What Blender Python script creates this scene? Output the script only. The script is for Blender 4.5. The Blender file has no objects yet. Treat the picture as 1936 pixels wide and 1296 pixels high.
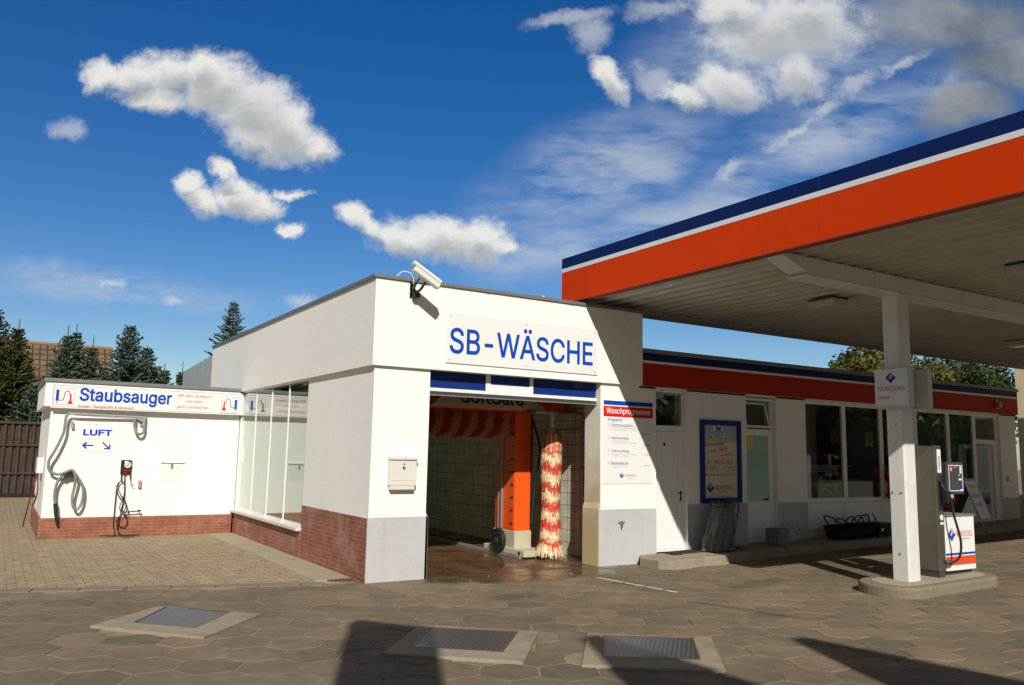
import bpy, bmesh, math, random
from mathutils import Vector, Matrix
R = math.radians
scene = bpy.context.scene
COL = scene.collection
rnd = random.Random(7)

# ------------------------------------------------------------------ camera
YAW, PITCH, ROLL = 0.5575, 0.1339, 0.0200
F = Vector((math.sin(YAW)*math.cos(PITCH), math.cos(YAW)*math.cos(PITCH), math.sin(PITCH)))
r0 = Vector((math.cos(YAW), -math.sin(YAW), 0)); u0 = r0.cross(F)
RR = math.cos(ROLL)*r0 + math.sin(ROLL)*u0
UU = -math.sin(ROLL)*r0 + math.cos(ROLL)*u0
cd = bpy.data.cameras.new("camera"); cam = bpy.data.objects.new("camera", cd); COL.objects.link(cam)
cam.matrix_world = Matrix(((RR.x, UU.x, -F.x, -4.045), (RR.y, UU.y, -F.y, -9.822), (RR.z, UU.z, -F.z, 1.65), (0, 0, 0, 1)))
cd.sensor_width = 36; cd.lens = 1543.2/1936*36; cd.clip_end = 3000; cd.clip_start = 0.05
scene.camera = cam

# ------------------------------------------------------------------ light
SUN = Vector((-0.445, -1.0, 0.757)).normalized()       # towards the sun
ld = bpy.data.lights.new("sun", 'SUN'); ld.energy = 4.9; ld.angle = R(0.53); ld.color = (1.0, 0.955, 0.88)
lo = bpy.data.objects.new("sun", ld); COL.objects.link(lo)
lo.rotation_euler = SUN.to_track_quat('Z', 'Y').to_euler(); lo.location = (-10, -20, 20)
scene.view_settings.view_transform = 'Standard'; scene.view_settings.look = 'None'
scene.view_settings.exposure = 0.0; scene.view_settings.gamma = 1.0

# cloud layout: u = sideways, v = up, both measured on the sky straight ahead of azimuth YAW (world directions)
BL = [(-0.5284, 0.4779, 0.0287, 0.0188, 0.0211), (-0.494, 0.475, 0.0375, 0.0245, 0.0211), (-0.4428, 0.4761, 0.0414, 0.0299, -0.1614), (-0.3941, 0.4627, 0.0556, 0.0421, -0.3395), (-0.3444, 0.4315, 0.0631, 0.0452, -0.5988), (-0.2986, 0.4041, 0.0522, 0.0356, -0.5991), (-0.2605, 0.3872, 0.0285, 0.0196, -0.1602), (-0.3351, 0.3927, 0.0412, 0.0277, -0.3375), (-0.4092, 0.484, 0.0342, 0.026, 0.0211), (-0.4608, 0.4434, 0.0412, 0.0177, -0.1607), (-0.4151, 0.3294, 0.018, 0.0135, -0.5055), (-0.3937, 0.3111, 0.0222, 0.016, -0.6736), (-0.354, 0.3188, 0.0304, 0.0219, -0.1585), (-0.3233, 0.3091, 0.0323, 0.0178, -0.1584), (-0.2871, 0.3195, 0.0228, 0.0069, 0.0207), (-0.2812, 0.2755, 0.0146, 0.0089, 0.0206), (-0.3692, 0.3463, 0.0192, 0.0096, -0.3352), (-0.2055, 0.2943, 0.0174, 0.0137, -0.1585), (-0.1816, 0.281, 0.0243, 0.0135, -0.4229), (-0.1411, 0.2682, 0.0414, 0.0217, -0.1582), (-0.0944, 0.2657, 0.0499, 0.0245, -0.069), (-0.0477, 0.2598, 0.0399, 0.0231, -0.069), (-0.0156, 0.2537, 0.0226, 0.0095, 0.0205), (0.1176, 0.4807, 0.0182, 0.031, 0.5634), (0.22, 0.4613, 0.0285, 0.0144, -0.3483), (0.268, 0.4767, 0.0424, 0.0287, 0.0211), (0.3243, 0.5506, 0.076, 0.0453, 0.0213), (0.3799, 0.5628, 0.0623, 0.0512, 0.0213), (0.2834, 0.5792, 0.052, 0.0265, 0.0213), (0.3575, 0.5002, 0.0407, 0.0291, -0.3519)]
# thin ones
TH = [(-0.5757, 0.3983, 0.0209, 0.0138, -0.3344), (-0.5044, 0.1977, 0.0184, 0.0054, 0.0204), (-0.2616, 0.1832, 0.0197, 0.0074, 0.0203), (-0.4238, 0.1779, 0.0105, 0.0047, 0.0203), (0.0898, 0.5456, 0.0229, 0.0239, -1.0628), (0.1758, 0.4819, 0.0327, 0.0173, -0.3485), (0.1795, 0.577, 0.0346, 0.0162, 0.0213), (0.0689, 0.5672, 0.0487, 0.0103, 0.2068), (0.4951, 0.5104, 0.035, 0.007, 0.5178), (0.439, 0.4803, 0.028, 0.010, 0.5179), (0.3552, 0.4106, 0.038, 0.0065, 0.6021), (0.2764, 0.3632, 0.022, 0.008, 0.6367), (0.5752, 0.4688, 0.0315, 0.0244, 0.021), (0.398, 0.447, 0.018, 0.006, 0.56)]
DK = [(0.5668, 0.5704, 0.1455, 0.055, 0.0213), (0.6532, 0.5137, 0.1032, 0.0579, 0.0211), (0.5807, 0.4438, 0.0832, 0.0351, 0.201)]
VE = [(0.34, 0.53, 0.22, 0.10, 0.2), (0.10, 0.36, 0.20, 0.08, 0.5), (0.2185, 0.2927, 0.2262, 0.0639, 0.4102), (0.396, 0.415, 0.2324, 0.0653, 0.4124), (0.0522, 0.2483, 0.1465, 0.0405, 0.1097), (-0.5076, 0.1963, 0.2181, 0.0267, -0.0681), (0.1518, 0.3537, 0.1245, 0.0478, 0.5549)]

def build_world():
    w = bpy.data.worlds.new("World"); scene.world = w; w.use_nodes = True
    nt = w.node_tree; nt.nodes.clear()
    N = lambda t: nt.nodes.new(t)
    L = lambda a, b: nt.links.new(a, b)
    def vm(op, a=None, b=None):
        n = N('ShaderNodeVectorMath'); n.operation = op
        for i, s in enumerate((a, b)):
            if s is None: continue
            if isinstance(s, (tuple, Vector)): n.inputs[i].default_value = s
            else: L(s, n.inputs[i])
        return n
    def ma(op, a=None, b=None, c=None):
        n = N('ShaderNodeMath'); n.operation = op
        for i, s in enumerate((a, b, c)):
            if s is None: continue
            if isinstance(s, (int, float)): n.inputs[i].default_value = s
            else: L(s, n.inputs[i])
        return n.outputs[0]
    def mr(val, a, b, c=0., d=1., smooth=True):
        n = N('ShaderNodeMapRange'); n.interpolation_type = 'SMOOTHSTEP' if smooth else 'LINEAR'
        L(val, n.inputs[0])
        for i, x in zip((1, 2, 3, 4), (a, b, c, d)): n.inputs[i].default_value = x
        return n.outputs[0]
    tc = N('ShaderNodeTexCoord').outputs['Generated']
    Fh = (math.sin(YAW), math.cos(YAW), 0.); Rh = (math.cos(YAW), -math.sin(YAW), 0.)
    fd = ma('MAXIMUM', vm('DOT_PRODUCT', tc, Fh).outputs['Value'], 0.08)
    u = ma('DIVIDE', vm('DOT_PRODUCT', tc, Rh).outputs['Value'], fd)
    v = ma('DIVIDE', vm('DOT_PRODUCT', tc, (0., 0., 1.)).outputs['Value'], fd)
    cx = N('ShaderNodeCombineXYZ'); L(u, cx.inputs[0]); L(v, cx.inputs[1])
    P = cx.outputs[0]
    def noise(vec, scale, detail=8, rough=0.6, out='Fac', dist=0.):
        n = N('ShaderNodeTexNoise'); n.inputs['Scale'].default_value = scale; n.inputs['Detail'].default_value = detail
        n.inputs['Roughness'].default_value = rough; n.inputs['Distortion'].default_value = dist
        L(vec, n.inputs['Vector']); return n.outputs[out]
    def distort(vec, scale, amt, rough=.62):
        c = noise(vec, scale, 9, rough, 'Color')
        s = vm('SUBTRACT', c, (.5, .5, .5)).outputs[0]
        k = N('ShaderNodeVectorMath'); k.operation = 'SCALE'; L(s, k.inputs[0]); k.inputs['Scale'].default_value = amt
        return vm('ADD', vec, k.outputs[0]).outputs[0]
    Pd = distort(distort(P, 8., .045), 34., .030, .68)
    def field(vec, items):
        cur = None
        for (a, b, ra, rb, rot) in items:
            m = N('ShaderNodeMapping'); m.vector_type = 'TEXTURE'
            m.inputs['Location'].default_value = (a, b, 0); m.inputs['Rotation'].default_value = (0, 0, rot)
            m.inputs['Scale'].default_value = (ra*.88, rb*.88, 1); L(vec, m.inputs['Vector'])
            l = vm('LENGTH', m.outputs[0]).outputs['Value']
            cur = l if cur is None else ma('MINIMUM', cur, l)
        return cur
    fb = noise(P, 19., 12, .66); fb2 = noise(P, 7., 6, .6)
    # fluffy clouds
    f1 = field(Pd, BL)
    e1 = ma('ADD', f1, ma('MULTIPLY', ma('SUBTRACT', fb, .5), 2.5))
    dens = ma('MULTIPLY', mr(e1, 1.65, .5), .96)
    up = vm('ADD', Pd, (-.006, .020, 0.)).outputs[0]
    sh = mr(ma('ADD', field(up, BL), ma('MULTIPLY', ma('SUBTRACT', fb, .5), 1.4)), 0.15, 1.25)
    # thin scraps
    Pt = distort(distort(P, 14., .05), 60., .02)
    et = ma('ADD', field(Pt, TH), ma('MULTIPLY', ma('SUBTRACT', fb, .5), 3.0))
    dthin = ma('MULTIPLY', mr(et, 1.75, .2), .50)
    # dark bank
    Pk = distort(P, 5., .10)
    dk = mr(field(Pk, DK), 1.35, .45)
    dk = ma('MULTIPLY', dk, mr(fb2, .2, .6, .75, 1.))
    # cirrus veil: stretched noise
    mp = N('ShaderNodeMapping'); mp.inputs['Rotation'].default_value = (0, 0, -.55); mp.inputs['Scale'].default_value = (1., 3.4, 1.); L(P, mp.inputs['Vector'])
    streak = noise(distort(mp.outputs[0], 6., .12), 7., 9, .62)
    ve = mr(field(distort(P, 4., .1), VE), 1.35, .1)
    veil = ma('MULTIPLY', ma('MULTIPLY', ve, mr(streak, .28, .68)), .70)
    # blue sky
    sky = N('ShaderNodeTexSky'); sky.sky_type = 'NISHITA'; sky.sun_disc = False
    sky.sun_elevation = R(34.7); sky.sun_rotation = R(204.0); sky.altitude = 50
    sky.air_density = 1.0; sky.dust_density = 0.6; sky.ozone_density = 2.2
    hs = N('ShaderNodeHueSaturation'); hs.inputs['Hue'].default_value = .512; hs.inputs['Saturation'].default_value = 1.44; hs.inputs['Value'].default_value = 1.0
    L(sky.outputs[0], hs.inputs['Color'])
    b0 = N('ShaderNodeBackground'); L(hs.outputs[0], b0.inputs[0]); b0.inputs[1].default_value = 0.092
    def bg(col, st=1.):
        b = N('ShaderNodeBackground'); b.inputs[1].default_value = st
        if isinstance(col, tuple): b.inputs[0].default_value = col + (1,)
        else: L(col, b.inputs[0])
        return b.outputs[0]
    def mix(f, a, b):
        m = N('ShaderNodeMixShader'); L(f, m.inputs[0]); L(a, m.inputs[1]); L(b, m.inputs[2]); return m.outputs[0]
    cr = N('ShaderNodeMix'); cr.data_type = 'RGBA'; L(sh, cr.inputs[0])
    cr.inputs[6].default_value = (.46, .48, .48, 1); cr.inputs[7].default_value = (.84, .83, .79, 1)
    out = mix(veil, b0.outputs[0], bg((.55, .60, .68)))
    out = mix(dthin, out, bg((.70, .71, .71)))
    dkc = N('ShaderNodeMix'); dkc.data_type = 'RGBA'; L(mr(fb2, .3, .7), dkc.inputs[0])
    dkc.inputs[6].default_value = (.15, .16, .165, 1); dkc.inputs[7].default_value = (.33, .35, .37, 1)
    out = mix(ma('MULTIPLY', dk, .86), out, bg(dkc.outputs[2]))
    out = mix(ma('MULTIPLY', dens, mr(u, .05, .35, 1., .86)), out, bg(cr.outputs[2]))
    # sky behind the viewer: unseen dull cloud, added to dim and warm the shade
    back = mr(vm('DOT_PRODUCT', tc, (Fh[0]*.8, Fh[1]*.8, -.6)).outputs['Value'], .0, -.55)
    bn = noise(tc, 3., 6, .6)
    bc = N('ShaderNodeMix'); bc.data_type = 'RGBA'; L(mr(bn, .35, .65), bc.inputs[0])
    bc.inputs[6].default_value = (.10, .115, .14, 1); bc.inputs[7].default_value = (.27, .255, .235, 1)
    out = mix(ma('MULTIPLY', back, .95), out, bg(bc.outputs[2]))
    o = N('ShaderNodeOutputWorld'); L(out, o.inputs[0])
build_world()

# ------------------------------------------------------------------ materials
def mat(name, col, rough=.6, metal=0., var=.12, vscale=3., fine=.0, fscale=60., bump=0., bscale=80., spec=.5,
        coat=0., stretch=None, dirt=None, dirt_amt=0., dscale=1.2, alpha=None):
    m = bpy.data.materials.new(name); m.use_nodes = True
    nt = m.node_tree; p = nt.nodes['Principled BSDF']
    N = nt.nodes.new; L = nt.links.new
    tc = N('ShaderNodeTexCoord').outputs['Object']
    vec = tc
    if stretch:
        mp = N('ShaderNodeMapping'); mp.inputs['Scale'].default_value = stretch; L(tc, mp.inputs[0]); vec = mp.outputs[0]
    n1 = N('ShaderNodeTexNoise'); n1.inputs['Scale'].default_value = vscale; n1.inputs['Detail'].default_value = 6; L(vec, n1.inputs[0])
    a = N('ShaderNodeMix'); a.data_type = 'RGBA'; L(n1.outputs[0], a.inputs[0])
    a.inputs[6].default_value = tuple(c*(1-var) for c in col)+(1,); a.inputs[7].default_value = tuple(min(1, c*(1+var)) for c in col)+(1,)
    cur = a.outputs[2]
    if fine:
        n2 = N('ShaderNodeTexNoise'); n2.inputs['Scale'].default_value = fscale; n2.inputs['Detail'].default_value = 3; L(vec, n2.inputs[0])
        mr = N('ShaderNodeMapRange'); mr.inputs[1].default_value = .3; mr.inputs[2].default_value = .7
        mr.inputs[3].default_value = 1-fine; mr.inputs[4].default_value = 1+fine; L(n2.outputs[0], mr.inputs[0])
        vmn = N('ShaderNodeVectorMath'); vmn.operation = 'SCALE'; L(cur, vmn.inputs[0]); L(mr.outputs[0], vmn.inputs['Scale']); cur = vmn.outputs[0]
    if dirt:
        n3 = N('ShaderNodeTexNoise'); n3.inputs['Scale'].default_value = dscale; n3.inputs['Detail'].default_value = 9; n3.inputs['Roughness'].default_value = .68; L(tc, n3.inputs[0])
        mr = N('ShaderNodeMapRange'); mr.inputs[1].default_value = .48; mr.inputs[2].default_value = .72; mr.inputs[3].default_value = 0; mr.inputs[4].default_value = dirt_amt
        L(n3.outputs[0], mr.inputs[0])
        b = N('ShaderNodeMix'); b.data_type = 'RGBA'; L(mr.outputs[0], b.inputs[0]); L(cur, b.inputs[6]); b.inputs[7].default_value = dirt+(1,); cur = b.outputs[2]
    L(cur, p.inputs['Base Color'])
    p.inputs['Roughness'].default_value = rough; p.inputs['Metallic'].default_value = metal
    p.inputs['Specular IOR Level'].default_value = spec
    if coat: p.inputs['Coat Weight'].default_value = coat; p.inputs['Coat Roughness'].default_value = .06
    if bump:
        n4 = N('ShaderNodeTexNoise'); n4.inputs['Scale'].default_value = bscale; n4.inputs['Detail'].default_value = 4; L(vec, n4.inputs[0])
        bp = N('ShaderNodeBump'); bp.inputs['Strength'].default_value = min(1, bump*10); bp.inputs['Distance'].default_value = bump*.1; L(n4.outputs[0], bp.inputs['Height'])
        L(bp.outputs[0], p.inputs['Normal'])
    m['cur'] = 0
    return m
def streaks(m, col, amt):
    nt = m.node_tree; p = nt.nodes['Principled BSDF']; N = nt.nodes.new; L = nt.links.new
    src = p.inputs['Base Color'].links[0].from_socket
    tc = N('ShaderNodeTexCoord').outputs['Object']; mp = N('ShaderNodeMapping'); mp.inputs['Scale'].default_value = (7, 7, .35); L(tc, mp.inputs[0])
    n = N('ShaderNodeTexNoise'); n.inputs['Scale'].default_value = 1; n.inputs['Detail'].default_value = 7; n.inputs['Roughness'].default_value = .65; L(mp.outputs[0], n.inputs[0])
    mr = N('ShaderNodeMapRange'); mr.inputs[1].default_value = .52; mr.inputs[2].default_value = .78; mr.inputs[3].default_value = 0; mr.inputs[4].default_value = amt; L(n.outputs[0], mr.inputs[0])
    x = N('ShaderNodeMix'); x.data_type = 'RGBA'; L(mr.outputs[0], x.inputs[0]); L(src, x.inputs[6]); x.inputs[7].default_value = col+(1,); L(x.outputs[2], p.inputs['Base Color'])
def nodes(m):
    nt = m.node_tree
    return nt, nt.nodes['Principled BSDF'], nt.nodes.new, nt.links.new

M = {}
M['stucco'] = mat('white scratched render', (.82, .81, .775), .9, var=.03, vscale=1.1, fine=.035, fscale=45, bump=.045, bscale=75, spec=.2, stretch=(1, 1, .35), dirt=(.64, .61, .53), dirt_amt=.12, dscale=.9)
M['grey'] = mat('grey painted dado', (.47, .47, .475), .85, var=.04, fine=.03, bump=.04, bscale=80, spec=.2, dirt=(.33, .31, .27), dirt_amt=.35, dscale=1.6)
streaks(M['stucco'], (.60, .57, .50), .16); streaks(M['grey'], (.34, .32, .28), .25)
M['trim'] = mat('zinc roof edge', (.20, .215, .215), .45, metal=.35, var=.18, vscale=4, bump=.004)
M['pvc'] = mat('white plastic frame', (.78, .78, .76), .35, var=.03, spec=.5)
M['signwhite'] = mat('white sign panel', (.755, .75, .735), .35, var=.02, vscale=2, dirt=(.62, .6, .55), dirt_amt=.12)
M['signblue'] = mat('blue lettering', (.002, .055, .38), .6, var=.05, spec=.2)
M['navy'] = mat('navy fascia paint', (.003, .016, .10), .5, var=.06, spec=.2)
M['stripewhite'] = mat('white stripe paint', (.72, .72, .74), .4, var=.03)
M['orange'] = mat('orange red fascia', (.62, .045, .001), .6, var=.05, vscale=1.5, spec=.1, dirt=(.50, .06, .008), dirt_amt=.35, dscale=.6)
M['redfascia'] = mat('red shop fascia', (.40, .016, .004), .55, var=.07, vscale=1.5, spec=.2)
M['red'] = mat('red print', (.55, .016, .008), .6, var=.05, spec=.2)
M['bluepanel'] = mat('blue door panel', (.004, .028, .17), .5, var=.08, spec=.25)
M['text_dark'] = mat('dark print', (.03, .035, .05), .5, var=.1)
M['text_grey'] = mat('grey blue print', (.17, .2, .30), .5, var=.1)
M['text_mid'] = mat('mid blue print', (.03, .055, .22), .6, var=.1, spec=.2)
M['black'] = mat('black rubber', (.012, .012, .013), .55, var=.2)
M['blackmetal'] = mat('black metal', (.02, .02, .022), .4, metal=.3, var=.2)
M['darkgrey'] = mat('dark grey plastic', (.05, .052, .056), .4, var=.15)
M['steel'] = mat('brushed stainless', (.30, .275, .235), .33, metal=.85, var=.10, vscale=6, stretch=(1, 1, .06), dirt=(.2, .18, .15), dirt_amt=.5, dscale=2.5)
M['chrome'] = mat('bright steel', (.55, .55, .55), .22, metal=1., var=.1)
M['galv'] = mat('galvanised steel', (.42, .43, .43), .45, metal=.7, var=.15)
M['hose'] = mat('grey ribbed hose', (.20, .22, .21), .4, var=.15)
M['beige'] = mat('beige metal foot', (.50, .46, .33), .5, var=.1, dirt=(.3, .25, .16), dirt_amt=.5, dscale=3)
M['washorange'] = mat('orange machine paint', (.80, .10, .008), .4, var=.05, coat=.2)
M['floortile'] = mat('concrete', (.34, .29, .21), .85, var=.14, vscale=2.2, fine=.12, fscale=120, bump=.05, bscale=120, spec=.25, dirt=(.24, .2, .14), dirt_amt=.5, dscale=1.5)
M['kerb'] = mat('kerb concrete', (.30, .26, .19), .88, var=.18, vscale=1.7, fine=.15, fscale=140, bump=.08, bscale=110, spec=.2, dirt=(.15, .13, .09), dirt_amt=.6, dscale=2.4)
M['column'] = mat('white painted steel column', (.66, .665, .64), .42, var=.04, vscale=2, dirt=(.45, .42, .36), dirt_amt=.3, dscale=2.2)
streaks(M['column'], (.36, .31, .24), .45)
streaks(M['orange'], (.52, .045, .003), .3)
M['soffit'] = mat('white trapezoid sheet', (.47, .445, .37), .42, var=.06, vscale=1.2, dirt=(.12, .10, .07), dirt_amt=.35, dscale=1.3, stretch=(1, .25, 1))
M['bag'] = mat('grey plastic sack', (.11, .115, .10), .30, var=.35, vscale=6, bump=.35, bscale=9)
M['granite'] = mat('washed concrete', (.24, .21, .18), .9, var=.2, vscale=30, fine=.35, fscale=60, bump=.2, bscale=60)
M['stickblue'] = mat('blue tube', (.01, .04, .26), .35, var=.1)
M['wood'] = mat('wood', (.30, .19, .11), .7, var=.2, vscale=9)
M['cream'] = mat('cream render', (.62, .52, .34), .9, var=.05, bump=.05)
M['ochre'] = mat('ochre plinth', (.58, .36, .08), .9, var=.05)
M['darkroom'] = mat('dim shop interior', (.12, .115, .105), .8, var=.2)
M['shopfloor'] = mat('shop floor', (.22, .21, .19), .4, var=.1)
M['frost'] = mat('frosted green glass', (.34, .54, .47), .12, var=.07, spec=.6)
M['yellow'] = mat('yellow paper', (.62, .55, .12), .6, var=.05)
M['skyprint'] = mat('pale blue print', (.30, .42, .56), .5, var=.1)
M['greenprint'] = mat('pale green print', (.42, .50, .28), .5, var=.15)
M['cableW'] = mat('white cable', (.8, .8, .8), .5)
M['pink'] = mat('salmon print', (.60, .12, .08), .6, spec=.2)
M['sponge'] = mat('dull clay brown', (.42, .25, .20), .8, var=.15)
M['greensponge'] = mat('dull green', (.30, .33, .24), .8, var=.15)
M['mosaic'] = None

def brick_mat(name, c1, c2, mortar, bw, bh, msize, axis, rough=.8, bumpd=.004, stain=None, stain_amt=0, spec=.3, offset=.5, dirt=None):
    m = bpy.data.materials.new(name); m.use_nodes = True
    nt, p, N, L = nodes(m)
    tc = N('ShaderNodeTexCoord').outputs['Object']
    sp = N('ShaderNodeSeparateXYZ'); L(tc, sp.inputs[0]); cb = N('ShaderNodeCombineXYZ')
    L(sp.outputs[{'x': 0, 'y': 1}[axis[0]]], cb.inputs[0]); L(sp.outputs[{'z': 2, 'y': 1}[axis[1]]], cb.inputs[1])
    b = N('ShaderNodeTexBrick'); L(cb.outputs[0], b.inputs['Vector'])
    b.inputs['Scale'].default_value = 1; b.inputs['Brick Width'].default_value = bw; b.inputs['Row Height'].default_value = bh
    b.inputs['Mortar Size'].default_value = msize; b.inputs['Mortar Smooth'].default_value = .15; b.offset = offset
    b.inputs['Color1'].default_value = c1+(1,); b.inputs['Color2'].default_value = c2+(1,); b.inputs['Mortar'].default_value = mortar+(1,)
    b.inputs['Bias'].default_value = -.1
    n = N('ShaderNodeTexNoise'); n.inputs['Scale'].default_value = 5; n.inputs['Detail'].default_value = 8; L(tc, n.inputs[0])
    mr = N('ShaderNodeMapRange'); mr.inputs[1].default_value = .3; mr.inputs[2].default_value = .7; mr.inputs[3].default_value = .78; mr.inputs[4].default_value = 1.2; L(n.outputs[0], mr.inputs[0])
    sc = N('ShaderNodeVectorMath'); sc.operation = 'SCALE'; L(b.outputs[0], sc.inputs[0]); L(mr.outputs[0], sc.inputs['Scale'])
    cur = sc.outputs[0]
    if stain:
        n2 = N('ShaderNodeTexNoise'); n2.inputs['Scale'].default_value = 1.7; n2.inputs['Detail'].default_value = 9; n2.inputs['Roughness'].default_value = .7; L(tc, n2.inputs[0])
        m2 = N('ShaderNodeMapRange'); m2.inputs[1].default_value = .5; m2.inputs[2].default_value = .75; m2.inputs[3].default_value = 0; m2.inputs[4].default_value = stain_amt; L(n2.outputs[0], m2.inputs[0])
        x = N('ShaderNodeMix'); x.data_type = 'RGBA'; L(m2.outputs[0], x.inputs[0]); L(cur, x.inputs[6]); x.inputs[7].default_value = stain+(1,); cur = x.outputs[2]
    L(cur, p.inputs['Base Color']); p.inputs['Roughness'].default_value = rough; p.inputs['Specular IOR Level'].default_value = spec
    inv = N('ShaderNodeMath'); inv.operation = 'SUBTRACT'; inv.inputs[0].default_value = 1; L(b.outputs['Fac'], inv.inputs[1])
    bp = N('ShaderNodeBump'); bp.inputs['Strength'].default_value = .8; bp.inputs['Distance'].default_value = bumpd; L(inv.outputs[0], bp.inputs['Height'])
    L(bp.outputs[0], p.inputs['Normal'])
    return m
M['brick_side'] = brick_mat('clinker brick side', (.25, .085, .058), (.31, .115, .075), (.34, .20, .14),   .24, .0563, .0045, 'yz', stain=(.42, .33, .29), stain_amt=.55)
M['brick_front'] = brick_mat('clinker brick front', (.25, .085, .047), (.30, .105, .06), (.36, .20, .13), .24, .0563, .0045, 'xz', stain=(.40, .22, .15), stain_amt=.3)
M['walltile'] = brick_mat('cream wall tiles', (.62, .59, .47), (.66, .63, .51), (.15, .13, .08), .20, .20, .005, 'yz', rough=.25, spec=.5, offset=0, stain=(.25, .22, .12), stain_amt=.4)
M['fence'] = brick_mat('brown roof tile', (.14, .065, .038), (.19, .09, .05), (.05, .03, .02), .26, .36, .03, 'xz', rough=.8, bumpd=.05, offset=0, stain=(.10, .09, .05), stain_amt=.5)
M['block'] = brick_mat('tan block paving', (.31, .235, .15), (.355, .275, .18), (.20, .155, .09), .20, .12, .008, 'xy', rough=.9, bumpd=.006, stain=(.27, .24, .13), stain_amt=.6, spec=.2)

def paving_mat():
    m = bpy.data.materials.new('hexagonal concrete slabs'); m.use_nodes = True
    nt, p, N, L = nodes(m)
    tc = N('ShaderNodeTexCoord').outputs['Object']
    at = N('ShaderNodeAttribute'); at.attribute_name = 'tone'
    a = N('ShaderNodeValToRGB'); L(at.outputs['Fac'], a.inputs[0]); el = a.color_ramp.elements
    el[0].position = 0; el[0].color = (.130, .108, .074, 1); el[1].position = 1; el[1].color = (.205, .150, .100, 1)
    e5 = el.new(.5); e5.color = (.160, .126, .083, 1)
    cur = a.outputs[0]
    def nz(s, d=8, r=.6):
        n = N('ShaderNodeTexNoise'); n.inputs['Scale'].default_value = s; n.inputs['Detail'].default_value = d; n.inputs['Roughness'].default_value = r; L(tc, n.inputs[0]); return n.outputs[0]
    def mr(v, a_, b_, c_, d_):
        n = N('ShaderNodeMapRange'); L(v, n.inputs[0])
        for i, x in zip((1, 2, 3, 4), (a_, b_, c_, d_)): n.inputs[i].default_value = x
        return n.outputs[0]
    def scale(c, f):
        n = N('ShaderNodeVectorMath'); n.operation = 'SCALE'; L(c, n.inputs[0]); L(f, n.inputs['Scale']); return n.outputs[0]
    def mul(a_, b_):
        n = N('ShaderNodeMath'); n.operation = 'MULTIPLY'; L(a_, n.inputs[0])
        if isinstance(b_, float): n.inputs[1].default_value = b_
        else: L(b_, n.inputs[1])
        return n.outputs[0]
    cur = scale(cur, mr(nz(.55), .3, .7, .80, 1.2))
    cur = scale(cur, mr(nz(7, 6), .3, .7, .84, 1.16))
    cur = scale(cur, mr(nz(150, 3), .3, .7, .84, 1.16))
    # sandy film
    s = N('ShaderNodeMix'); s.data_type = 'RGBA'; L(mr(nz(1.1, 9, .7), .52, .75, 0, .65), s.inputs[0]); L(cur, s.inputs[6]); s.inputs[7].default_value = (.26, .20, .13, 1); cur = s.outputs[2]
    # oil spots
    vo = N('ShaderNodeTexVoronoi'); vo.inputs['Scale'].default_value = 1.6; L(tc, vo.inputs[0])
    s = N('ShaderNodeMix'); s.data_type = 'RGBA'; L(mr(vo.outputs['Distance'], .07, .025, 0, .6), s.inputs[0]); L(cur, s.inputs[6]); s.inputs[7].default_value = (.055, .045, .035, 1); cur = s.outputs[2]
    for (lx, ly, sx_, sy_, rz_) in ((3.02, -3.35, .9, .07, -1.25), (3.1, -3.75, .35, .10, -1.2), (1.2, -1.6, .5, .22, .3), (4.6, -2.2, .8, .25, .2)):
        m_ = N('ShaderNodeMapping'); m_.vector_type = 'TEXTURE'; m_.inputs['Location'].default_value = (lx, ly, 0); m_.inputs['Rotation'].default_value = (0, 0, rz_); m_.inputs['Scale'].default_value = (sx_, sy_, 4); L(tc, m_.inputs[0])
        l_ = N('ShaderNodeVectorMath'); l_.operation = 'LENGTH'; L(m_.outputs[0], l_.inputs[0])
        a_ = N('ShaderNodeMath'); a_.operation = 'ADD'; L(l_.outputs['Value'], a_.inputs[0]); L(mr(nz(6, 8, .7), 0, 1, -.7, .7), a_.inputs[1])
        s = N('ShaderNodeMix'); s.data_type = 'RGBA'; L(mr(a_.outputs[0], 1.0, .5, 0, .55), s.inputs[0]); L(cur, s.inputs[6]); s.inputs[7].default_value = (.075, .06, .042, 1); cur = s.outputs[2]
    # wet, mossy apron in front of the wash entrance
    mp = N('ShaderNodeMapping'); mp.vector_type = 'TEXTURE'; mp.inputs['Location'].default_value = (2.35, .05, 0); mp.inputs['Scale'].default_value = (1.95, .85, 4); L(tc, mp.inputs[0])
    ln = N('ShaderNodeVectorMath'); ln.operation = 'LENGTH'; L(mp.outputs[0], ln.inputs[0])
    ad = N('ShaderNodeMath'); ad.operation = 'ADD'; L(ln.outputs['Value'], ad.inputs[0]); L(mr(nz(2.2, 8, .65), 0, 1, -.6, .6), ad.inputs[1])
    wet = mr(ad.outputs[0], 1.05, .8, 0, 1)
    wc = N('ShaderNodeMix'); wc.data_type = 'RGBA'; L(mr(nz(3.1, 6), .42, .62, 0, 1), wc.inputs[0]); wc.inputs[6].default_value = (.075, .05, .03, 1); wc.inputs[7].default_value = (.085, .085, .028, 1)
    s = N('ShaderNodeMix'); s.data_type = 'RGBA'; L(mul(wet, .82), s.inputs[0]); L(cur, s.inputs[6]); L(wc.outputs[2], s.inputs[7]); cur = s.outputs[2]
    L(cur, p.inputs['Base Color'])
    L(mr(wet, 0, 1, .86, .22), p.inputs['Roughness']); p.inputs['Specular IOR Level'].default_value = .3
    bp = N('ShaderNodeBump'); bp.inputs['Strength'].default_value = .5; bp.inputs['Distance'].default_value = .002
    ml = N('ShaderNodeMath'); ml.operation = 'ADD'; L(nz(110, 4), ml.inputs[0]); L(mul(nz(9, 5), 2.), ml.inputs[1]); L(ml.outputs[0], bp.inputs['Height']); L(bp.outputs[0], p.inputs['Normal'])
    return m
M['paving'] = paving_mat()
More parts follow.
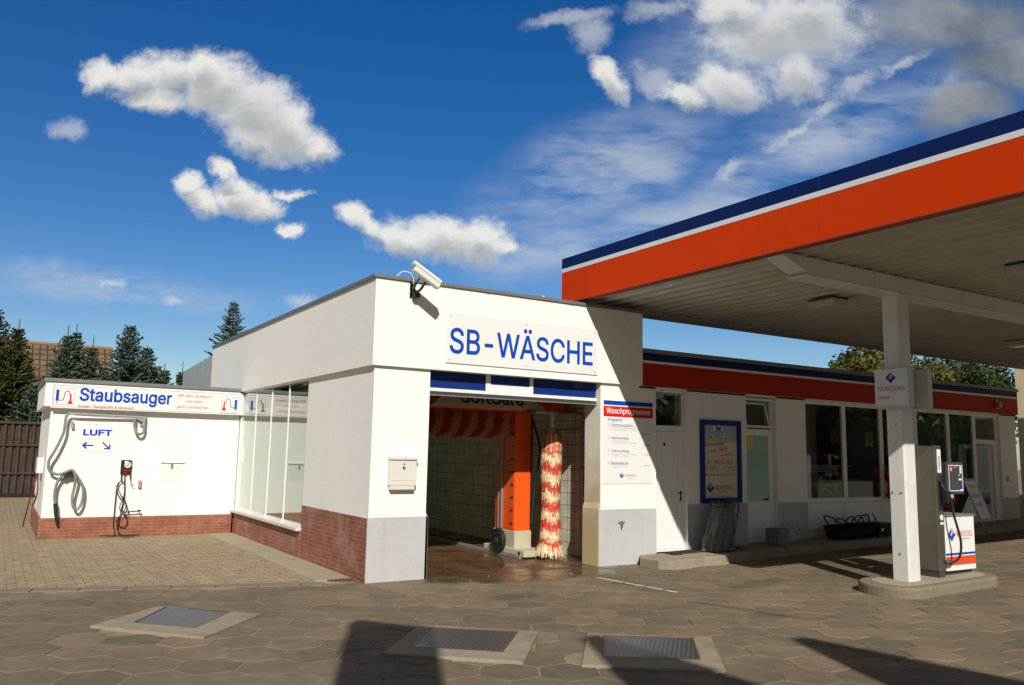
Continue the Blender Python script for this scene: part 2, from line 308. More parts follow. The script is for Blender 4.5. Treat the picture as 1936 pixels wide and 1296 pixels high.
M['joint'] = mat('sandy joints', (.27, .215, .135), .95, var=.35, vscale=1.3, fine=.3, fscale=70, spec=.1, dirt=(.06, .05, .035), dirt_amt=.9, dscale=1.7)
M['farground'] = mat('worn ground', (.22, .19, .13), .95, var=.2, vscale=.3, fine=.2, spec=.1)

def wetfloor_mat():
    m = brick_mat('wet red clay tiles', (.105, .048, .026), (.15, .068, .034), (.08, .06, .035), .24, .24, .008, 'xy', rough=.28, spec=.5, offset=0, stain=(.10, .105, .035), stain_amt=.8)
    nt, p, N, L = nodes(m)
    tc = N('ShaderNodeTexCoord').outputs['Object']
    n = N('ShaderNodeTexNoise'); n.inputs['Scale'].default_value = 1.9; n.inputs['Detail'].default_value = 7; L(tc, n.inputs[0])
    a = N('ShaderNodeMapRange'); a.inputs[1].default_value = .4; a.inputs[2].default_value = .62; a.inputs[3].default_value = .12; a.inputs[4].default_value = .6; L(n.outputs[0], a.inputs[0]); L(a.outputs[0], p.inputs['Roughness'])
    return m
M['wetfloor'] = wetfloor_mat()

def glass_mat(name, tint=(.75, .8, .78), base=.04):
    m = bpy.data.materials.new(name); m.use_nodes = True
    nt = m.node_tree; nt.nodes.clear(); N = nt.nodes.new; L = nt.links.new
    tr = N('ShaderNodeBsdfTransparent'); tr.inputs[0].default_value = tint+(1,)
    gl = N('ShaderNodeBsdfGlossy'); gl.inputs['Roughness'].default_value = .0; gl.inputs[0].default_value = (.9, .95, .95, 1)
    ge = N('ShaderNodeNewGeometry'); dt = N('ShaderNodeVectorMath'); dt.operation = 'DOT_PRODUCT'; L(ge.outputs['Incoming'], dt.inputs[0]); L(ge.outputs['Normal'], dt.inputs[1])
    def ma(op, a, v=None):
        n = N('ShaderNodeMath'); n.operation = op; L(a, n.inputs[0])
        if v is not None: n.inputs[1].default_value = v
        return n
    ab = ma('ABSOLUTE', dt.outputs['Value']).outputs[0]
    iv = N('ShaderNodeMath'); iv.operation = 'SUBTRACT'; iv.inputs[0].default_value = 1; L(ab, iv.inputs[1])
    fr = ma('MULTIPLY_ADD', ma('POWER', iv.outputs[0], 5.).outputs[0], .95); fr.inputs[2].default_value = .045
    tc = N('ShaderNodeTexCoord'); no = N('ShaderNodeTexNoise'); no.inputs['Scale'].default_value = 1.3; L(tc.outputs['Object'], no.inputs[0])
    bp = N('ShaderNodeBump'); bp.inputs['Strength'].default_value = .12; bp.inputs['Distance'].default_value = .004; L(no.outputs[0], bp.inputs['Height']); L(bp.outputs[0], gl.inputs['Normal'])
    mu = N('ShaderNodeMath'); mu.operation = 'MULTIPLY_ADD'; mu.inputs[1].default_value = 1.9; mu.inputs[2].default_value = base; L(fr.outputs[0], mu.inputs[0]); mu.use_clamp = True
    mx = N('ShaderNodeMixShader'); L(mu.outputs[0], mx.inputs[0]); L(tr.outputs[0], mx.inputs[1]); L(gl.outputs[0], mx.inputs[2])
    o = N('ShaderNodeOutputMaterial'); L(mx.outputs[0], o.inputs[0]); return m
M['glass'] = glass_mat('window glass', (.66, .75, .69))
M['clearglass'] = glass_mat('side window glass', (.93, .97, .92))
M['screen'] = mat('pale screen behind glass', (.56, .58, .47), .7, var=.05, vscale=.8)
_nt, _p, _N, _L = nodes(M['screen']); _tr = _N('ShaderNodeBsdfTranslucent'); _tr.inputs[0].default_value = (.8, .8, .66, 1); _mx = _N('ShaderNodeMixShader'); _mx.inputs[0].default_value = .7
_L(_p.outputs[0], _mx.inputs[1]); _L(_tr.outputs[0], _mx.inputs[2]); _L(_mx.outputs[0], _nt.nodes['Material Output'].inputs[0])

def emit(name, col, st):
    m = bpy.data.materials.new(name); m.use_nodes = True; p = m.node_tree.nodes['Principled BSDF']
    p.inputs['Base Color'].default_value = col+(1,); p.inputs['Emission Color'].default_value = col+(1,); p.inputs['Emission Strength'].default_value = st; return m
M['tube'] = emit('lit fluorescent tube', (1., 1., .85), 1.2)

def stain_wall():
    m = mat('stained render', (.74, .70, .61), .9, var=.03, bump=.045, bscale=75, spec=.2)
    nt, p, N, L = nodes(m)
    src = p.inputs['Base Color'].links[0].from_socket
    tc = N('ShaderNodeTexCoord').outputs['Object']; sp = N('ShaderNodeSeparateXYZ'); L(tc, sp.inputs[0])
    n = N('ShaderNodeTexNoise'); n.inputs['Scale'].default_value = 3; n.inputs['Detail'].default_value = 8; L(tc, n.inputs[0])
    a = N('ShaderNodeMath'); a.operation = 'MULTIPLY_ADD'; L(n.outputs[0], a.inputs[0]); a.inputs[1].default_value = 1.3; L(sp.outputs[2], a.inputs[2])
    mr = N('ShaderNodeMapRange'); mr.inputs[1].default_value = 2.5; mr.inputs[2].default_value = 1.3; mr.inputs[3].default_value = 0; mr.inputs[4].default_value = .75; L(a.outputs[0], mr.inputs[0])
    x = N('ShaderNodeMix'); x.data_type = 'RGBA'; L(mr.outputs[0], x.inputs[0]); L(src, x.inputs[6]); x.inputs[7].default_value = (.42, .29, .10, 1); L(x.outputs[2], p.inputs['Base Color'])
    return m
M['stained'] = stain_wall()

def leaf_mat(name, c1, c2, sub=.0):
    m = bpy.data.materials.new(name); m.use_nodes = True; nt, p, N, L = nodes(m)
    at = N('ShaderNodeAttribute'); at.attribute_name = 'tone'
    a = N('ShaderNodeMix'); a.data_type = 'RGBA'; L(at.outputs['Fac'], a.inputs[0]); a.inputs[6].default_value = c1+(1,); a.inputs[7].default_value = c2+(1,)
    L(a.outputs[2], p.inputs['Base Color']); p.inputs['Roughness'].default_value = .6; p.inputs['Specular IOR Level'].default_value = .25
    if sub:
        tr = N('ShaderNodeBsdfTranslucent'); L(a.outputs[2], tr.inputs[0]); mx = N('ShaderNodeMixShader'); mx.inputs[0].default_value = sub
        o = nt.nodes['Material Output']; L(p.outputs[0], mx.inputs[1]); L(tr.outputs[0], mx.inputs[2]); L(mx.outputs[0], o.inputs[0])
    return m
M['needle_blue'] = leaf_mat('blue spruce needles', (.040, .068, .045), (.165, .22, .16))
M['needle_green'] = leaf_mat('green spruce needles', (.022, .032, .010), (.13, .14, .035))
M['leaf'] = leaf_mat('broad leaves', (.03, .045, .010), (.16, .15, .03), .3)
M['leafdark'] = leaf_mat('dark broad leaves', (.02, .035, .012), (.06, .08, .02), .2)
M['leafstreet'] = leaf_mat('street leaves', (.05, .08, .025), (.16, .20, .07), .5)
M['bark'] = mat('bark', (.10, .075, .05), .9, var=.3, vscale=8, bump=.1)
M['flower'] = leaf_mat('cut flowers', (.35, .01, .015), (.55, .30, .03))
M['brush'] = leaf_mat('brush strips', (.66, .05, .012), (.86, .78, .52), .2)

# a plain sans serif face that ships with Blender itself; the built-in face is used where it is missing
import os
FONT = None
try:
    fp = os.path.join(bpy.utils.resource_path('LOCAL'), 'datafiles', 'fonts', 'Inter.woff2')
    if os.path.exists(fp): FONT = bpy.data.fonts.load(fp)
except Exception: FONT = None

# ------------------------------------------------------------------ mesh helpers
def MB(): return bmesh.new()
def box(b, x0, x1, y0, y1, z0, z1):
    vs = [b.verts.new((x, y, z)) for z in (z0, z1) for y in (y0, y1) for x in (x0, x1)]
    for f in ((0, 2, 3, 1), (4, 5, 7, 6), (0, 1, 5, 4), (2, 6, 7, 3), (0, 4, 6, 2), (1, 3, 7, 5)): b.faces.new([vs[i] for i in f])
def hexa(b, bottom, top):
    """solid from two matching rings of points"""
    n = len(bottom); lo_ = [b.verts.new(p) for p in bottom]; hi = [b.verts.new(p) for p in top]
    b.faces.new(lo_[::-1]); b.faces.new(hi)
    for i in range(n): b.faces.new((lo_[i], lo_[(i+1) % n], hi[(i+1) % n], hi[i]))
def tube(b, pts, r, seg=8, closed=False, caps=True, rfun=None):
    pts = [Vector(p) for p in pts]; n = len(pts); rings = []; prev = None
    for i, p in enumerate(pts):
        t = (pts[(i+1) % n] - pts[i-1]) if closed else (pts[min(i+1, n-1)] - pts[max(i-1, 0)])
        if t.length < 1e-9: t = Vector((0, 0, 1))
        t.normalize()
        if prev is None:
            a = Vector((0, 0, 1)) if abs(t.z) < .9 else Vector((1, 0, 0)); nrm = t.cross(a).normalized()
        else:
            nrm = (prev - t*prev.dot(t))
            nrm = nrm.normalized() if nrm.length > 1e-6 else t.orthogonal().normalized()
        prev = nrm; bi = t.cross(nrm); rr = rfun(i/(n-1)) if rfun else r
        rings.append([b.verts.new(p + rr*(math.cos(2*math.pi*k/seg)*nrm + math.sin(2*math.pi*k/seg)*bi)) for k in range(seg)])
    for i in range(n if closed else n-1):
        A, B = rings[i], rings[(i+1) % n]
        for k in range(seg): b.faces.new((A[k], A[(k+1) % seg], B[(k+1) % seg], B[k]))
    if caps and not closed: b.faces.new(rings[0][::-1]); b.faces.new(rings[-1])
def cyl(b, a, c, r, r2=None, seg=20):
    r2 = r if r2 is None else r2
    tube(b, [a, c], r, seg, rfun=lambda t: r + (r2-r)*t)
def spline(pts, n=10):
    pts = [Vector(p) for p in pts]; out = []
    P = [pts[0]*2-pts[1]] + pts + [pts[-1]*2-pts[-2]]
    for i in range(1, len(P)-2):
        p0, p1, p2, p3 = P[i-1], P[i], P[i+1], P[i+2]
        for k in range(n):
            t = k/n
            out.append(.5*((2*p1)+(-p0+p2)*t+(2*p0-5*p1+4*p2-p3)*t*t+(-p0+3*p1-3*p2+p3)*t**3))
    out.append(pts[-1]); return out

def root(name, loc, label=None, cat=None, group=None, kind=None):
    o = bpy.data.objects.new(name, None); COL.objects.link(o); o.location = loc; o.empty_display_size = .2
    props(o, label, cat, group, kind); return o
def props(o, label=None, cat=None, group=None, kind=None):
    if label: o['label'] = label
    if cat: o['category'] = cat
    if group: o['group'] = group
    if kind: o['kind'] = kind
    return o
WL = {}
def wloc(o):
    return WL.get(o.name, Vector(o.location)) if o else Vector((0, 0, 0))
def build(name, b, m, parent=None, bevel=0., smooth=False, label=None, loc=None, normals=True):
    """loc: base point of a top-level mesh; children take their parent's base point"""
    ex = EX.pop(id(b), [])
    if ex and not len(b.verts): b.free(); b = ex.pop(0)
    for e_ in ex: build(name, e_, m, parent)
    off = wloc(parent) if parent else Vector(loc or (0, 0, 0))
    if normals: bmesh.ops.recalc_face_normals(b, faces=b.faces)
    bmesh.ops.translate(b, verts=b.verts, vec=-off)
    me = bpy.data.meshes.new(name); b.to_mesh(me); b.free()
    o = bpy.data.objects.new(name, me); COL.objects.link(o)
    for mm in (m if isinstance(m, (list, tuple)) else [m]): me.materials.append(mm)
    if parent: o.parent = parent; WL[o.name] = off
    else: o.location = off
    if smooth:
        for p in me.polygons: p.use_smooth = True
    if bevel:
        md = o.modifiers.new('bevel', 'BEVEL'); md.width = bevel; md.segments = 2; md.limit_method = 'ANGLE'; md.angle_limit = R(40); md.harden_normals = False
    if label: o['label'] = label
    return o

class Plane:
    def __init__(s, o, facing='-y'):
        s.o = Vector(o)
        if facing == '-y': s.r, s.n = Vector((1, 0, 0)), Vector((0, -1, 0))
        elif facing == '-x': s.r, s.n = Vector((0, -1, 0)), Vector((-1, 0, 0))
        s.u = Vector((0, 0, 1))
    def __call__(s, u, v, d=0.): return s.o + s.r*u + s.u*v + s.n*d
def custom_plane(o, r, u):
    p = Plane(o); p.r = Vector(r).normalized(); p.u = Vector(u).normalized(); p.n = p.r.cross(p.u); return p
def poly(b, P, pts, d0=.0, d1=.003):
    hexa(b, [P(u, v, d0) for u, v in pts], [P(u, v, d1) for u, v in pts])
def rect(b, P, u0_, v0_, u1_, v1_, d0=.0, d1=.003):
    poly(b, P, [(u0_, v0_), (u1_, v0_), (u1_, v1_), (u0_, v1_)], d0, d1)
def quad(b, P, u0_, v0_, u1_, v1_, d0=.0, d1=.003):
    b.faces.new([b.verts.new(P(u_, v_, d1)) for u_, v_ in ((u0_, v0_), (u1_, v0_), (u1_, v1_), (u0_, v1_))])
def frame(b, P, u0_, v0_, u1_, v1_, w, d0, d1):
    rect(b, P, u0_, v0_, u1_, v0_+w, d0, d1); rect(b, P, u0_, v1_-w, u1_, v1_, d0, d1)
    rect(b, P, u0_, v0_+w, u0_+w, v1_-w, d0, d1); rect(b, P, u1_-w, v0_+w, u1_, v1_-w, d0, d1)
EX = {}
from mathutils.geometry import interpolate_bezier
GLY = {}
def outlines(txt, shear):
    """letter outlines of a line of text as closed 2-D loops"""
    if (txt, shear) in GLY: return GLY[txt, shear]
    c = bpy.data.curves.new('lettering', 'FONT'); c.body = txt; c.shear = shear
    if FONT: c.font = FONT
    o = bpy.data.objects.new('lettering_source', c); COL.objects.link(o)
    cv = o.to_curve(bpy.context.evaluated_depsgraph_get())
    loops = []
    for sp in cv.splines:
        pts = []
        if sp.type == 'BEZIER':
            bp = sp.bezier_points; n = len(bp)
            for k in range(n):
                a, e = bp[k], bp[(k+1) % n]
                straight = (a.handle_right-a.co).length < 1e-5 and (e.handle_left-e.co).length < 1e-5
                if a.handle_right_type == 'VECTOR' and e.handle_left_type == 'VECTOR': straight = True
                pts += [a.co.copy()] if straight else interpolate_bezier(a.co, a.handle_right, e.handle_left, e.co, 4)[:-1]
        else: pts = [q.co.xyz for q in sp.points]
        cl = []
        for q in pts:
            q = Vector((q[0], q[1]))
            if not cl or (q-cl[-1]).length > 1e-4: cl.append(q)
        if len(cl) > 2 and (cl[0]-cl[-1]).length < 1e-4: cl.pop()
        if len(cl) > 2: loops.append(cl)
    o.to_curve_clear(); bpy.data.objects.remove(o); bpy.data.curves.remove(c)
    GLY[txt, shear] = loops; return loops
def area2(l): return sum(l[k-1].x*l[k].y-l[k].x*l[k-1].y for k in range(len(l)))
def inside_loop(p, l):
    r = False
    for k in range(len(l)):
        a, e = l[k-1], l[k]
        if (a.y > p.y) != (e.y > p.y) and p.x < (e.x-a.x)*(p.y-a.y)/(e.y-a.y)+a.x: r = not r
    return r
def grow(l, d):
    """move a closed loop outwards (to its right) by d"""
    out = []; n = len(l)
    for k in range(n):
        t1 = (l[k]-l[k-1]); t2 = (l[(k+1) % n]-l[k])
        t1 = t1.normalized() if t1.length else t2.normalized(); t2 = t2.normalized() if t2.length else t1
        n1 = Vector((t1.y, -t1.x)); n2 = Vector((t2.y, -t2.x)); m = n1+n2
        if m.length < .3: m = n1
        else: m = m/max(.5, m.length_squared/2)
        out.append(l[k]+m*d)
    return out
def text(b, P, s, u, v, w=None, h=None, d=.002, bold=0., shear=0., thick=.0015, rot=0.):
    """add lettering fitted to a box of width w and height h, lower left corner at u, v"""
    loops = outlines(s, shear)
    big = max(loops, key=lambda l: abs(area2(l))); sg = 1 if area2(big) > 0 else -1
    if sg < 0: loops = [l[::-1] for l in loops]
    if bold: loops = [grow(l, bold) for l in loops]
    xs = [q.x for l in loops for q in l]; ys = [q.y for l in loops for q in l]
    x0, x1, y0, y1 = min(xs), max(xs), min(ys), max(ys)
    kx = w/(x1-x0) if w else h/(y1-y0); ky = h/(y1-y0) if h else kx
    cr, sr = math.cos(rot), math.sin(rot)
    n_ = MB(); EX.setdefault(id(b), []).append(n_); b = n_        # every line of lettering becomes a part of its own
    # group the loops letter by letter, then cut each letter into flat strips (non-zero winding)
    loops = sorted(loops, key=lambda l: min(q.x for q in l)); groups = []; xmax = -1e9
    for l in loops:
        a, e = min(q.x for q in l), max(q.x for q in l)
        if a < xmax-1e-4: groups[-1].append(l); xmax = max(xmax, e)
        else: groups.append([l]); xmax = e
    def put(x, y):
        a, e = (x-x0)*kx, (y-y0)*ky; return b.verts.new(P(u+a*cr-e*sr, v+a*sr+e*cr, d))
    for gq in groups:
        E_ = []
        for l in gq:
            for k in range(len(l)):
                a, e = l[k-1], l[k]
                if abs(a.y-e.y) > 1e-6: E_.append((a, e, 1) if a.y < e.y else (e, a, -1))
        ys = set(round(q.y, 5) for l in gq for q in l)
        for i1 in range(len(E_)):
            a, e, _ = E_[i1]
            for i2 in range(i1+1, len(E_)):
                c_, f_, _ = E_[i2]
                if a.y > f_.y or c_.y > e.y or max(a.x, e.x) < min(c_.x, f_.x) or max(c_.x, f_.x) < min(a.x, e.x): continue
                den = (e.x-a.x)*(f_.y-c_.y)-(e.y-a.y)*(f_.x-c_.x)
                if abs(den) < 1e-9: continue
                t = ((c_.x-a.x)*(f_.y-c_.y)-(c_.y-a.y)*(f_.x-c_.x))/den; t2 = ((c_.x-a.x)*(e.y-a.y)-(c_.y-a.y)*(e.x-a.x))/den
                if 1e-4 < t < 1-1e-4 and 1e-4 < t2 < 1-1e-4: ys.add(round(a.y+t*(e.y-a.y), 5))
        ys = sorted(ys)
        for ya, yb in zip(ys, ys[1:]):
            if yb-ya < 2e-5: continue
            ym = (ya+yb)/2; X = []
            for a, e, w_ in E_:
                if a.y < ym < e.y:
                    f = lambda y: a.x+(e.x-a.x)*(y-a.y)/(e.y-a.y)
                    X.append((f(ym), f(ya), f(yb), w_))
            X.sort(); wn = 0
            for k in range(len(X)):
                if wn == 0: st = X[k]
                wn += X[k][3]
                if wn == 0 and X[k][0]-st[0] > 1e-5:
                    q4 = [(st[1], ya), (X[k][1], ya), (X[k][2], yb), (st[2], yb)]
                    try: b.faces.new([put(*q_) for q_ in q4])
                    except ValueError: pass

def logo(P, u, v, s, parent, d=.002):
    """tilted square: dark blue L-shaped half, three red and blue slanted bars inside"""
    b = MB()
    # diamond corners around (u,v), half size s ; blue chevron on the lower left/right
    poly(b, P, [(u-s, v), (u, v-s), (u+s, v), (u+s*.62, v+s*.38), (u, v-s*.26), (u-s*.40, v+s*.10), (u+.0, v+s*.62), (u-.12*s, v+.88*s)], d, d+.001)
    o1 = build('logo_chevron', b, M['signblue'], parent)
    b = MB()
    for k in range(3):
        a = (k-1)*.26*s
        poly(b, P, [(u-.28*s+a, v+.12*s-a*.9), (u-.16*s+a, v+.02*s-a*.9), (u+.42*s+a*.7, v+.72*s-a*.7), (u+.34*s+a*.7, v+.84*s-a*.7)], d, d+.001)
    build('logo_bars', b, M['pink'], parent)

# ------------------------------------------------------------------ ground
def gz(x):
    return 0. if x < 4.3 else (.024*(min(x, 16.)-4.3))
b = MB()
xs = [-120, -30, 4.3, 16, 60, 160]; ys = [-120, -14, 40, 400]
g = {}
for x in xs:
    for y in ys: g[x, y] = b.verts.new((x, y, gz(x)-.014))
for i in range(len(xs)-1):
    for j in range(len(ys)-1): b.faces.new((g[xs[i], ys[j]], g[xs[i+1], ys[j]], g[xs[i+1], ys[j+1]], g[xs[i], ys[j+1]]))
props(build('ground', b, M['farground']), kind='structure')

# line between hex paving and block paving
LA, LB = Vector((-12., 3.64)), Vector((-.50, .18))
def beyond(x, y):
    dx, dy = LB.x-LA.x, LB.y-LA.y
    return (dx*(y-LA.y) - dy*(x-LA.x)) > 0
# joint sheet under the slabs
b = MB()
def sheet(b, pts, zo=0.): b.faces.new([b.verts.new((x, y, gz(x)+zo)) for x, y in pts])
sheet(b, [(-12, -12.5), (4.3, -12.5), (4.3, .5), (.75, .5), (-.5, .18), (-12, 3.64)], -.006)
sheet(b, [(4.3, -12.5), (16, -12.5), (16, .5), (4.3, .5)], -.006)
sheet(b, [(16, -12.5), (19, -12.5), (19, 12), (16, 12)], -.006)
props(build('paving_joints', b, M['joint']), kind='structure')
# slabs
HA = .2640; HH = HA*math.sqrt(3)/2
b = MB(); tone = b.faces.layers.float.new('tone'); cnt = 0
MANH = [[(-3.182, -1.32), (-2.386, -2.241), (-1.682, -1.443), (-2.49, -.593)],
        [(-1.245, -3.44), (-.38, -4.21), (.334, -3.359), (-.50, -2.60)],
        [(-.03, -4.50), (.868, -5.153), (1.613, -4.272), (.699, -3.617)]]
def inside(poly_, x, y, pad=0):
    cx_ = sum(p[0] for p in poly_)/4; cy_ = sum(p[1] for p in poly_)/4
    pl = [(cx_+(px-cx_)*(1+pad), cy_+(py-cy_)*(1+pad)) for px, py in poly_]
    s = [((pl[(i+1) % 4][0]-pl[i][0])*(y-pl[i][1]) - (pl[(i+1) % 4][1]-pl[i][1])*(x-pl[i][0])) for i in range(4)]
    return all(t > 0 for t in s) or all(t < 0 for t in s)
rot = R(-1.3); cr_, sr_ = math.cos(rot), math.sin(rot)
for i in range(-36, 52):
    for j in range(-26, 36):
        hx = i*1.5*HA; hy = (j+.5*(i % 2))*2*HH
        x = -.582 + hx*cr_ - hy*sr_; y = -4.331 + hx*sr_ + hy*cr_
        if not (-11.5 < x < 18.9 and -12.3 < y < 3.4): continue
        if beyond(x, y+.06) and x < -.3: continue
        if y > .28 and x > -.5: continue
        if x > 4.3 and y > -.62 and x < 17.5: continue
        if x > 3.9 and y > .05: continue
        if any(inside(m_, x, y, -.12) for m_ in MANH): continue
        r = HA-.0065; dz = rnd.uniform(-.0025, .0025); tx, ty = rnd.uniform(-.004, .004), rnd.uniform(-.004, .004)
        top = []; bot = []
        for k in range(6):
            a = k*math.pi/3 + rot; px, py = x+r*math.cos(a), y+r*math.sin(a)
            z = gz(px)+dz+tx*(px-x)+ty*(py-y)
            top.append((px, py, z)); bot.append((px, py, gz(px)-.03))
        tv = [b.verts.new((x+(q[0]-x)*.972, y+(q[1]-y)*.972, q[2])) for q in top]
        mv = [b.verts.new((q[0], q[1], q[2]-.005)) for q in top]; bv = [b.verts.new(q) for q in bot]
        tn = min(1, max(0, rnd.gauss(.5, .19)+(.3 if rnd.random() < .06 else 0)-(.3 if rnd.random() < .06 else 0)))
        for f in [b.faces.new(tv)] + [b.faces.new((mv[k], mv[(k+1) % 6], tv[(k+1) % 6], tv[k])) for k in range(6)] + [b.faces.new((bv[k], bv[(k+1) % 6], mv[(k+1) % 6], mv[k])) for k in range(6)]:
            f[tone] = tn
        cnt += 1
props(build('paving', b, M['paving'], normals=False), kind='structure')
# block paving (left yard)
b = MB(); sheet(b, [(-30, 9.0), (-12, 3.64), (-.5, .24), (-.5, 24), (-30, 24)], .0)
props(build('block_pavement', b, M['block']), kind='structure')
b = MB(); box(b, -.5, -.012, .42, 6.75, -.05, .008)
props(build('path', b, M['floortile'], bevel=.004), kind='structure')
# flush kerb row on the line
b = MB(); d = (LB-LA); Ln = d.length; d.normalize(); n_ = Vector((-d.y, d.x))
k = 0.; i = 0
while k < Ln-.05:
    l = .48; a = LA + d*(k+.006); c = LA + d*min(k+l, Ln); w = .12; z = .006+rnd.uniform(-.003, .003)
    hexa(b, [(p.x, p.y, -.06) for p in (a-n_*w, c-n_*w, c+n_*w, a+n_*w)], [(p.x, p.y, z) for p in (a-n_*w, c-n_*w, c+n_*w, a+n_*w)])
    k += .49
M['kerbdark'] = mat('grey kerb stones', (.20, .17, .12), .9, var=.2, vscale=2, fine=.15, fscale=120, spec=.2)
props(build('kerb', b, M['kerbdark'], bevel=.006), kind='structure')
# raised walkway in front of the shop
b = MB()
def slab(b, x0, x1, y0, y1, dz, zb=-.1):
    hexa(b, [(x0, y0, gz(x0)+zb), (x1, y0, gz(x1)+zb), (x1, y1, gz(x1)+zb), (x0, y1, gz(x0)+zb)],
         [(x0, y0, gz(x0)+dz), (x1, y0, gz(x1)+dz), (x1, y1, gz(x1)+dz), (x0, y1, gz(x0)+dz)])
x = 4.6
hexa(b, [(4.30, -.60, -.1), (4.45, -.74, -.1), (5.05, -.74, -.1), (5.05, 0, -.1), (4.46, 0, -.1), (4.30, -.2, -.1)], [(4.30, -.60, .125), (4.45, -.74, .13), (5.05, -.74, .14), (5.05, 0, .14), (4.46, 0, .13), (4.30, -.2, .125)])
x = 5.06
while x < 15.9:
    x2 = min(x+.99, 16.); slab(b, x, x2, -.74+(.0 if x < 5.9 else .06), -.50, .13+rnd.uniform(-.003, .003)); slab(b, x, x2, -.49, 0., .13); x = x2+.01
slab(b, 15.99, 17.4, -.6, .3, .02)
props(build('pavement', b, M['kerb'], bevel=.012), kind='structure')
# white painted marks
b = MB()
p0, p1 = Vector((2.97, -.87)), Vector((3.13, -2.25)); dd = (p1-p0); 
for t0, t1 in ((.0, .33), (.36, .60), (.63, .82), (.86, .99)):
    a, c = p0+dd*t0, p0+dd*t1; w = .035
    b.faces.new([b.verts.new((x_, y_, .0045)) for x_, y_ in ((a.x-w, a.y), (a.x+w, a.y), (c.x+w, c.y), (c.x-w, c.y))])
M['worn'] = mat('worn white road paint', (.55, .52, .46), .8, var=.2, vscale=12, dirt=(.24, .19, .13), dirt_amt=.9, dscale=9)
props(build('road_marking', b, M['worn']), kind='structure')

# ------------------------------------------------------------------ manholes
M['tread'] = None
def tread_mat():
    m = bpy.data.materials.new('checker plate'); m.use_nodes = True; nt, p, N, L = nodes(m)
    tc = N('ShaderNodeTexCoord').outputs['Object']
    mp = N('ShaderNodeMapping'); mp.inputs['Rotation'].default_value = (0, 0, R(45)); mp.inputs['Scale'].default_value = (26, 26, 0); L(tc, mp.inputs[0])
    v = N('ShaderNodeTexVoronoi'); v.inputs['Scale'].default_value = 1; v.inputs['Randomness'].default_value = .15; L(mp.outputs[0], v.inputs[0])
    mr = N('ShaderNodeMapRange'); mr.inputs[1].default_value = .42; mr.inputs[2].default_value = .25; L(v.outputs[0], mr.inputs[0])
    a = N('ShaderNodeMix'); a.data_type = 'RGBA'; L(mr.outputs[0], a.inputs[0]); a.inputs[6].default_value = (.085, .085, .09, 1); a.inputs[7].default_value = (.19, .19, .20, 1); L(a.outputs[2], p.inputs['Base Color'])
    p.inputs['Metallic'].default_value = .55; p.inputs['Roughness'].default_value = .42
    bp = N('ShaderNodeBump'); bp.inputs['Distance'].default_value = .004; bp.inputs['Strength'].default_value = 1; L(mr.outputs[0], bp.inputs['Height']); L(bp.outputs[0], p.inputs['Normal'])
    return m
M['tread'] = tread_mat()
GR = [[(-2.833, -1.341), (-2.369, -1.827), (-1.913, -1.212), (-2.419, -.627)],
      [(-.949, -3.363), (-.364, -3.867), (.18, -3.257), (-.468, -2.73)],
      [(.281, -4.376), (.927, -4.825), (1.46, -4.194), (.789, -3.735)]]
MLAB = ['manhole with steel tread plate, alone in full sun in front of the brick corner',
        'middle manhole, half covered by the pillar shaped shadow, rusty rim on its plate',
        'manhole furthest to the right, its tread plate cut by a slanting shadow']
for q, gr, lb in zip(MANH, GR, MLAB):
    c = Vector((sum(p[0] for p in q)/4, sum(p[1] for p in q)/4, 0))
    t = root('manhole', c, lb, 'manhole', 'manholes in the forecourt')
    b = MB(); vo = [b.verts.new((x, y, -.05)) for x, y in q]; vt = [b.verts.new((x, y, .022)) for x, y in q]; vi = [b.verts.new((x, y, .022)) for x, y in gr]; vl = [b.verts.new((x, y, -.01)) for x, y in gr]
    for k in range(4):
        k2 = (k+1) % 4
        b.faces.new((vo[k], vo[k2], vt[k2], vt[k])); b.faces.new((vt[k], vt[k2], vi[k2], vi[k])); b.faces.new((vi[k], vi[k2], vl[k2], vl[k]))
    build('concrete_frame', b, M['kerb'], t, bevel=.008)
    cc = Vector((sum(p[0] for p in gr)/4, sum(p[1] for p in gr)/4))
    def sc(f): return [(cc.x+(x-cc.x)*f, cc.y+(y-cc.y)*f) for x, y in gr]
    b = MB(); s1 = sc(.955); hexa(b, [(x, y, -.02) for x, y in s1], [(x, y, .018) for x, y in s1]); build('tread_plate', b, M['tread'], t)
    b = MB(); A, B_ = sc(.998), sc(.962)
    for k in range(4):
        k2 = (k+1) % 4; hexa(b, [(A[k][0], A[k][1], -.015), (A[k2][0], A[k2][1], -.015), (B_[k2][0], B_[k2][1], -.015), (B_[k][0], B_[k][1], -.015)], [(A[k][0], A[k][1], .023), (A[k2][0], A[k2][1], .023), (B_[k2][0], B_[k2][1], .023), (B_[k][0], B_[k][1], .023)])
    build('steel_rim', b, mat('rim', (.20, .13, .09), .5, metal=.5), t)
# drain grate at the brick corner
t = root('drain_grate', (-.2, .3, 0), 'rusty drain grating let into the paving at the foot of the brick corner', 'drain')
b = MB(); q = [(-.42, .30), (-.22, .10), (.0, .17), (-.0, .40), (-.2, .42)]
hexa(b, [(x, y, -.03) for x, y in q], [(x, y, .006) for x, y in q]); build('drain_body', b, M['kerb'], t)
b = MB()
for k in range(7):
    x = -.36+k*.048; box(b, x, x+.022, .14+max(0, (.0-x)-.2)*.6, .38, .004, .018)
build('bars', b, mat('rust', (.16, .07, .03), .8, var=.3), t)

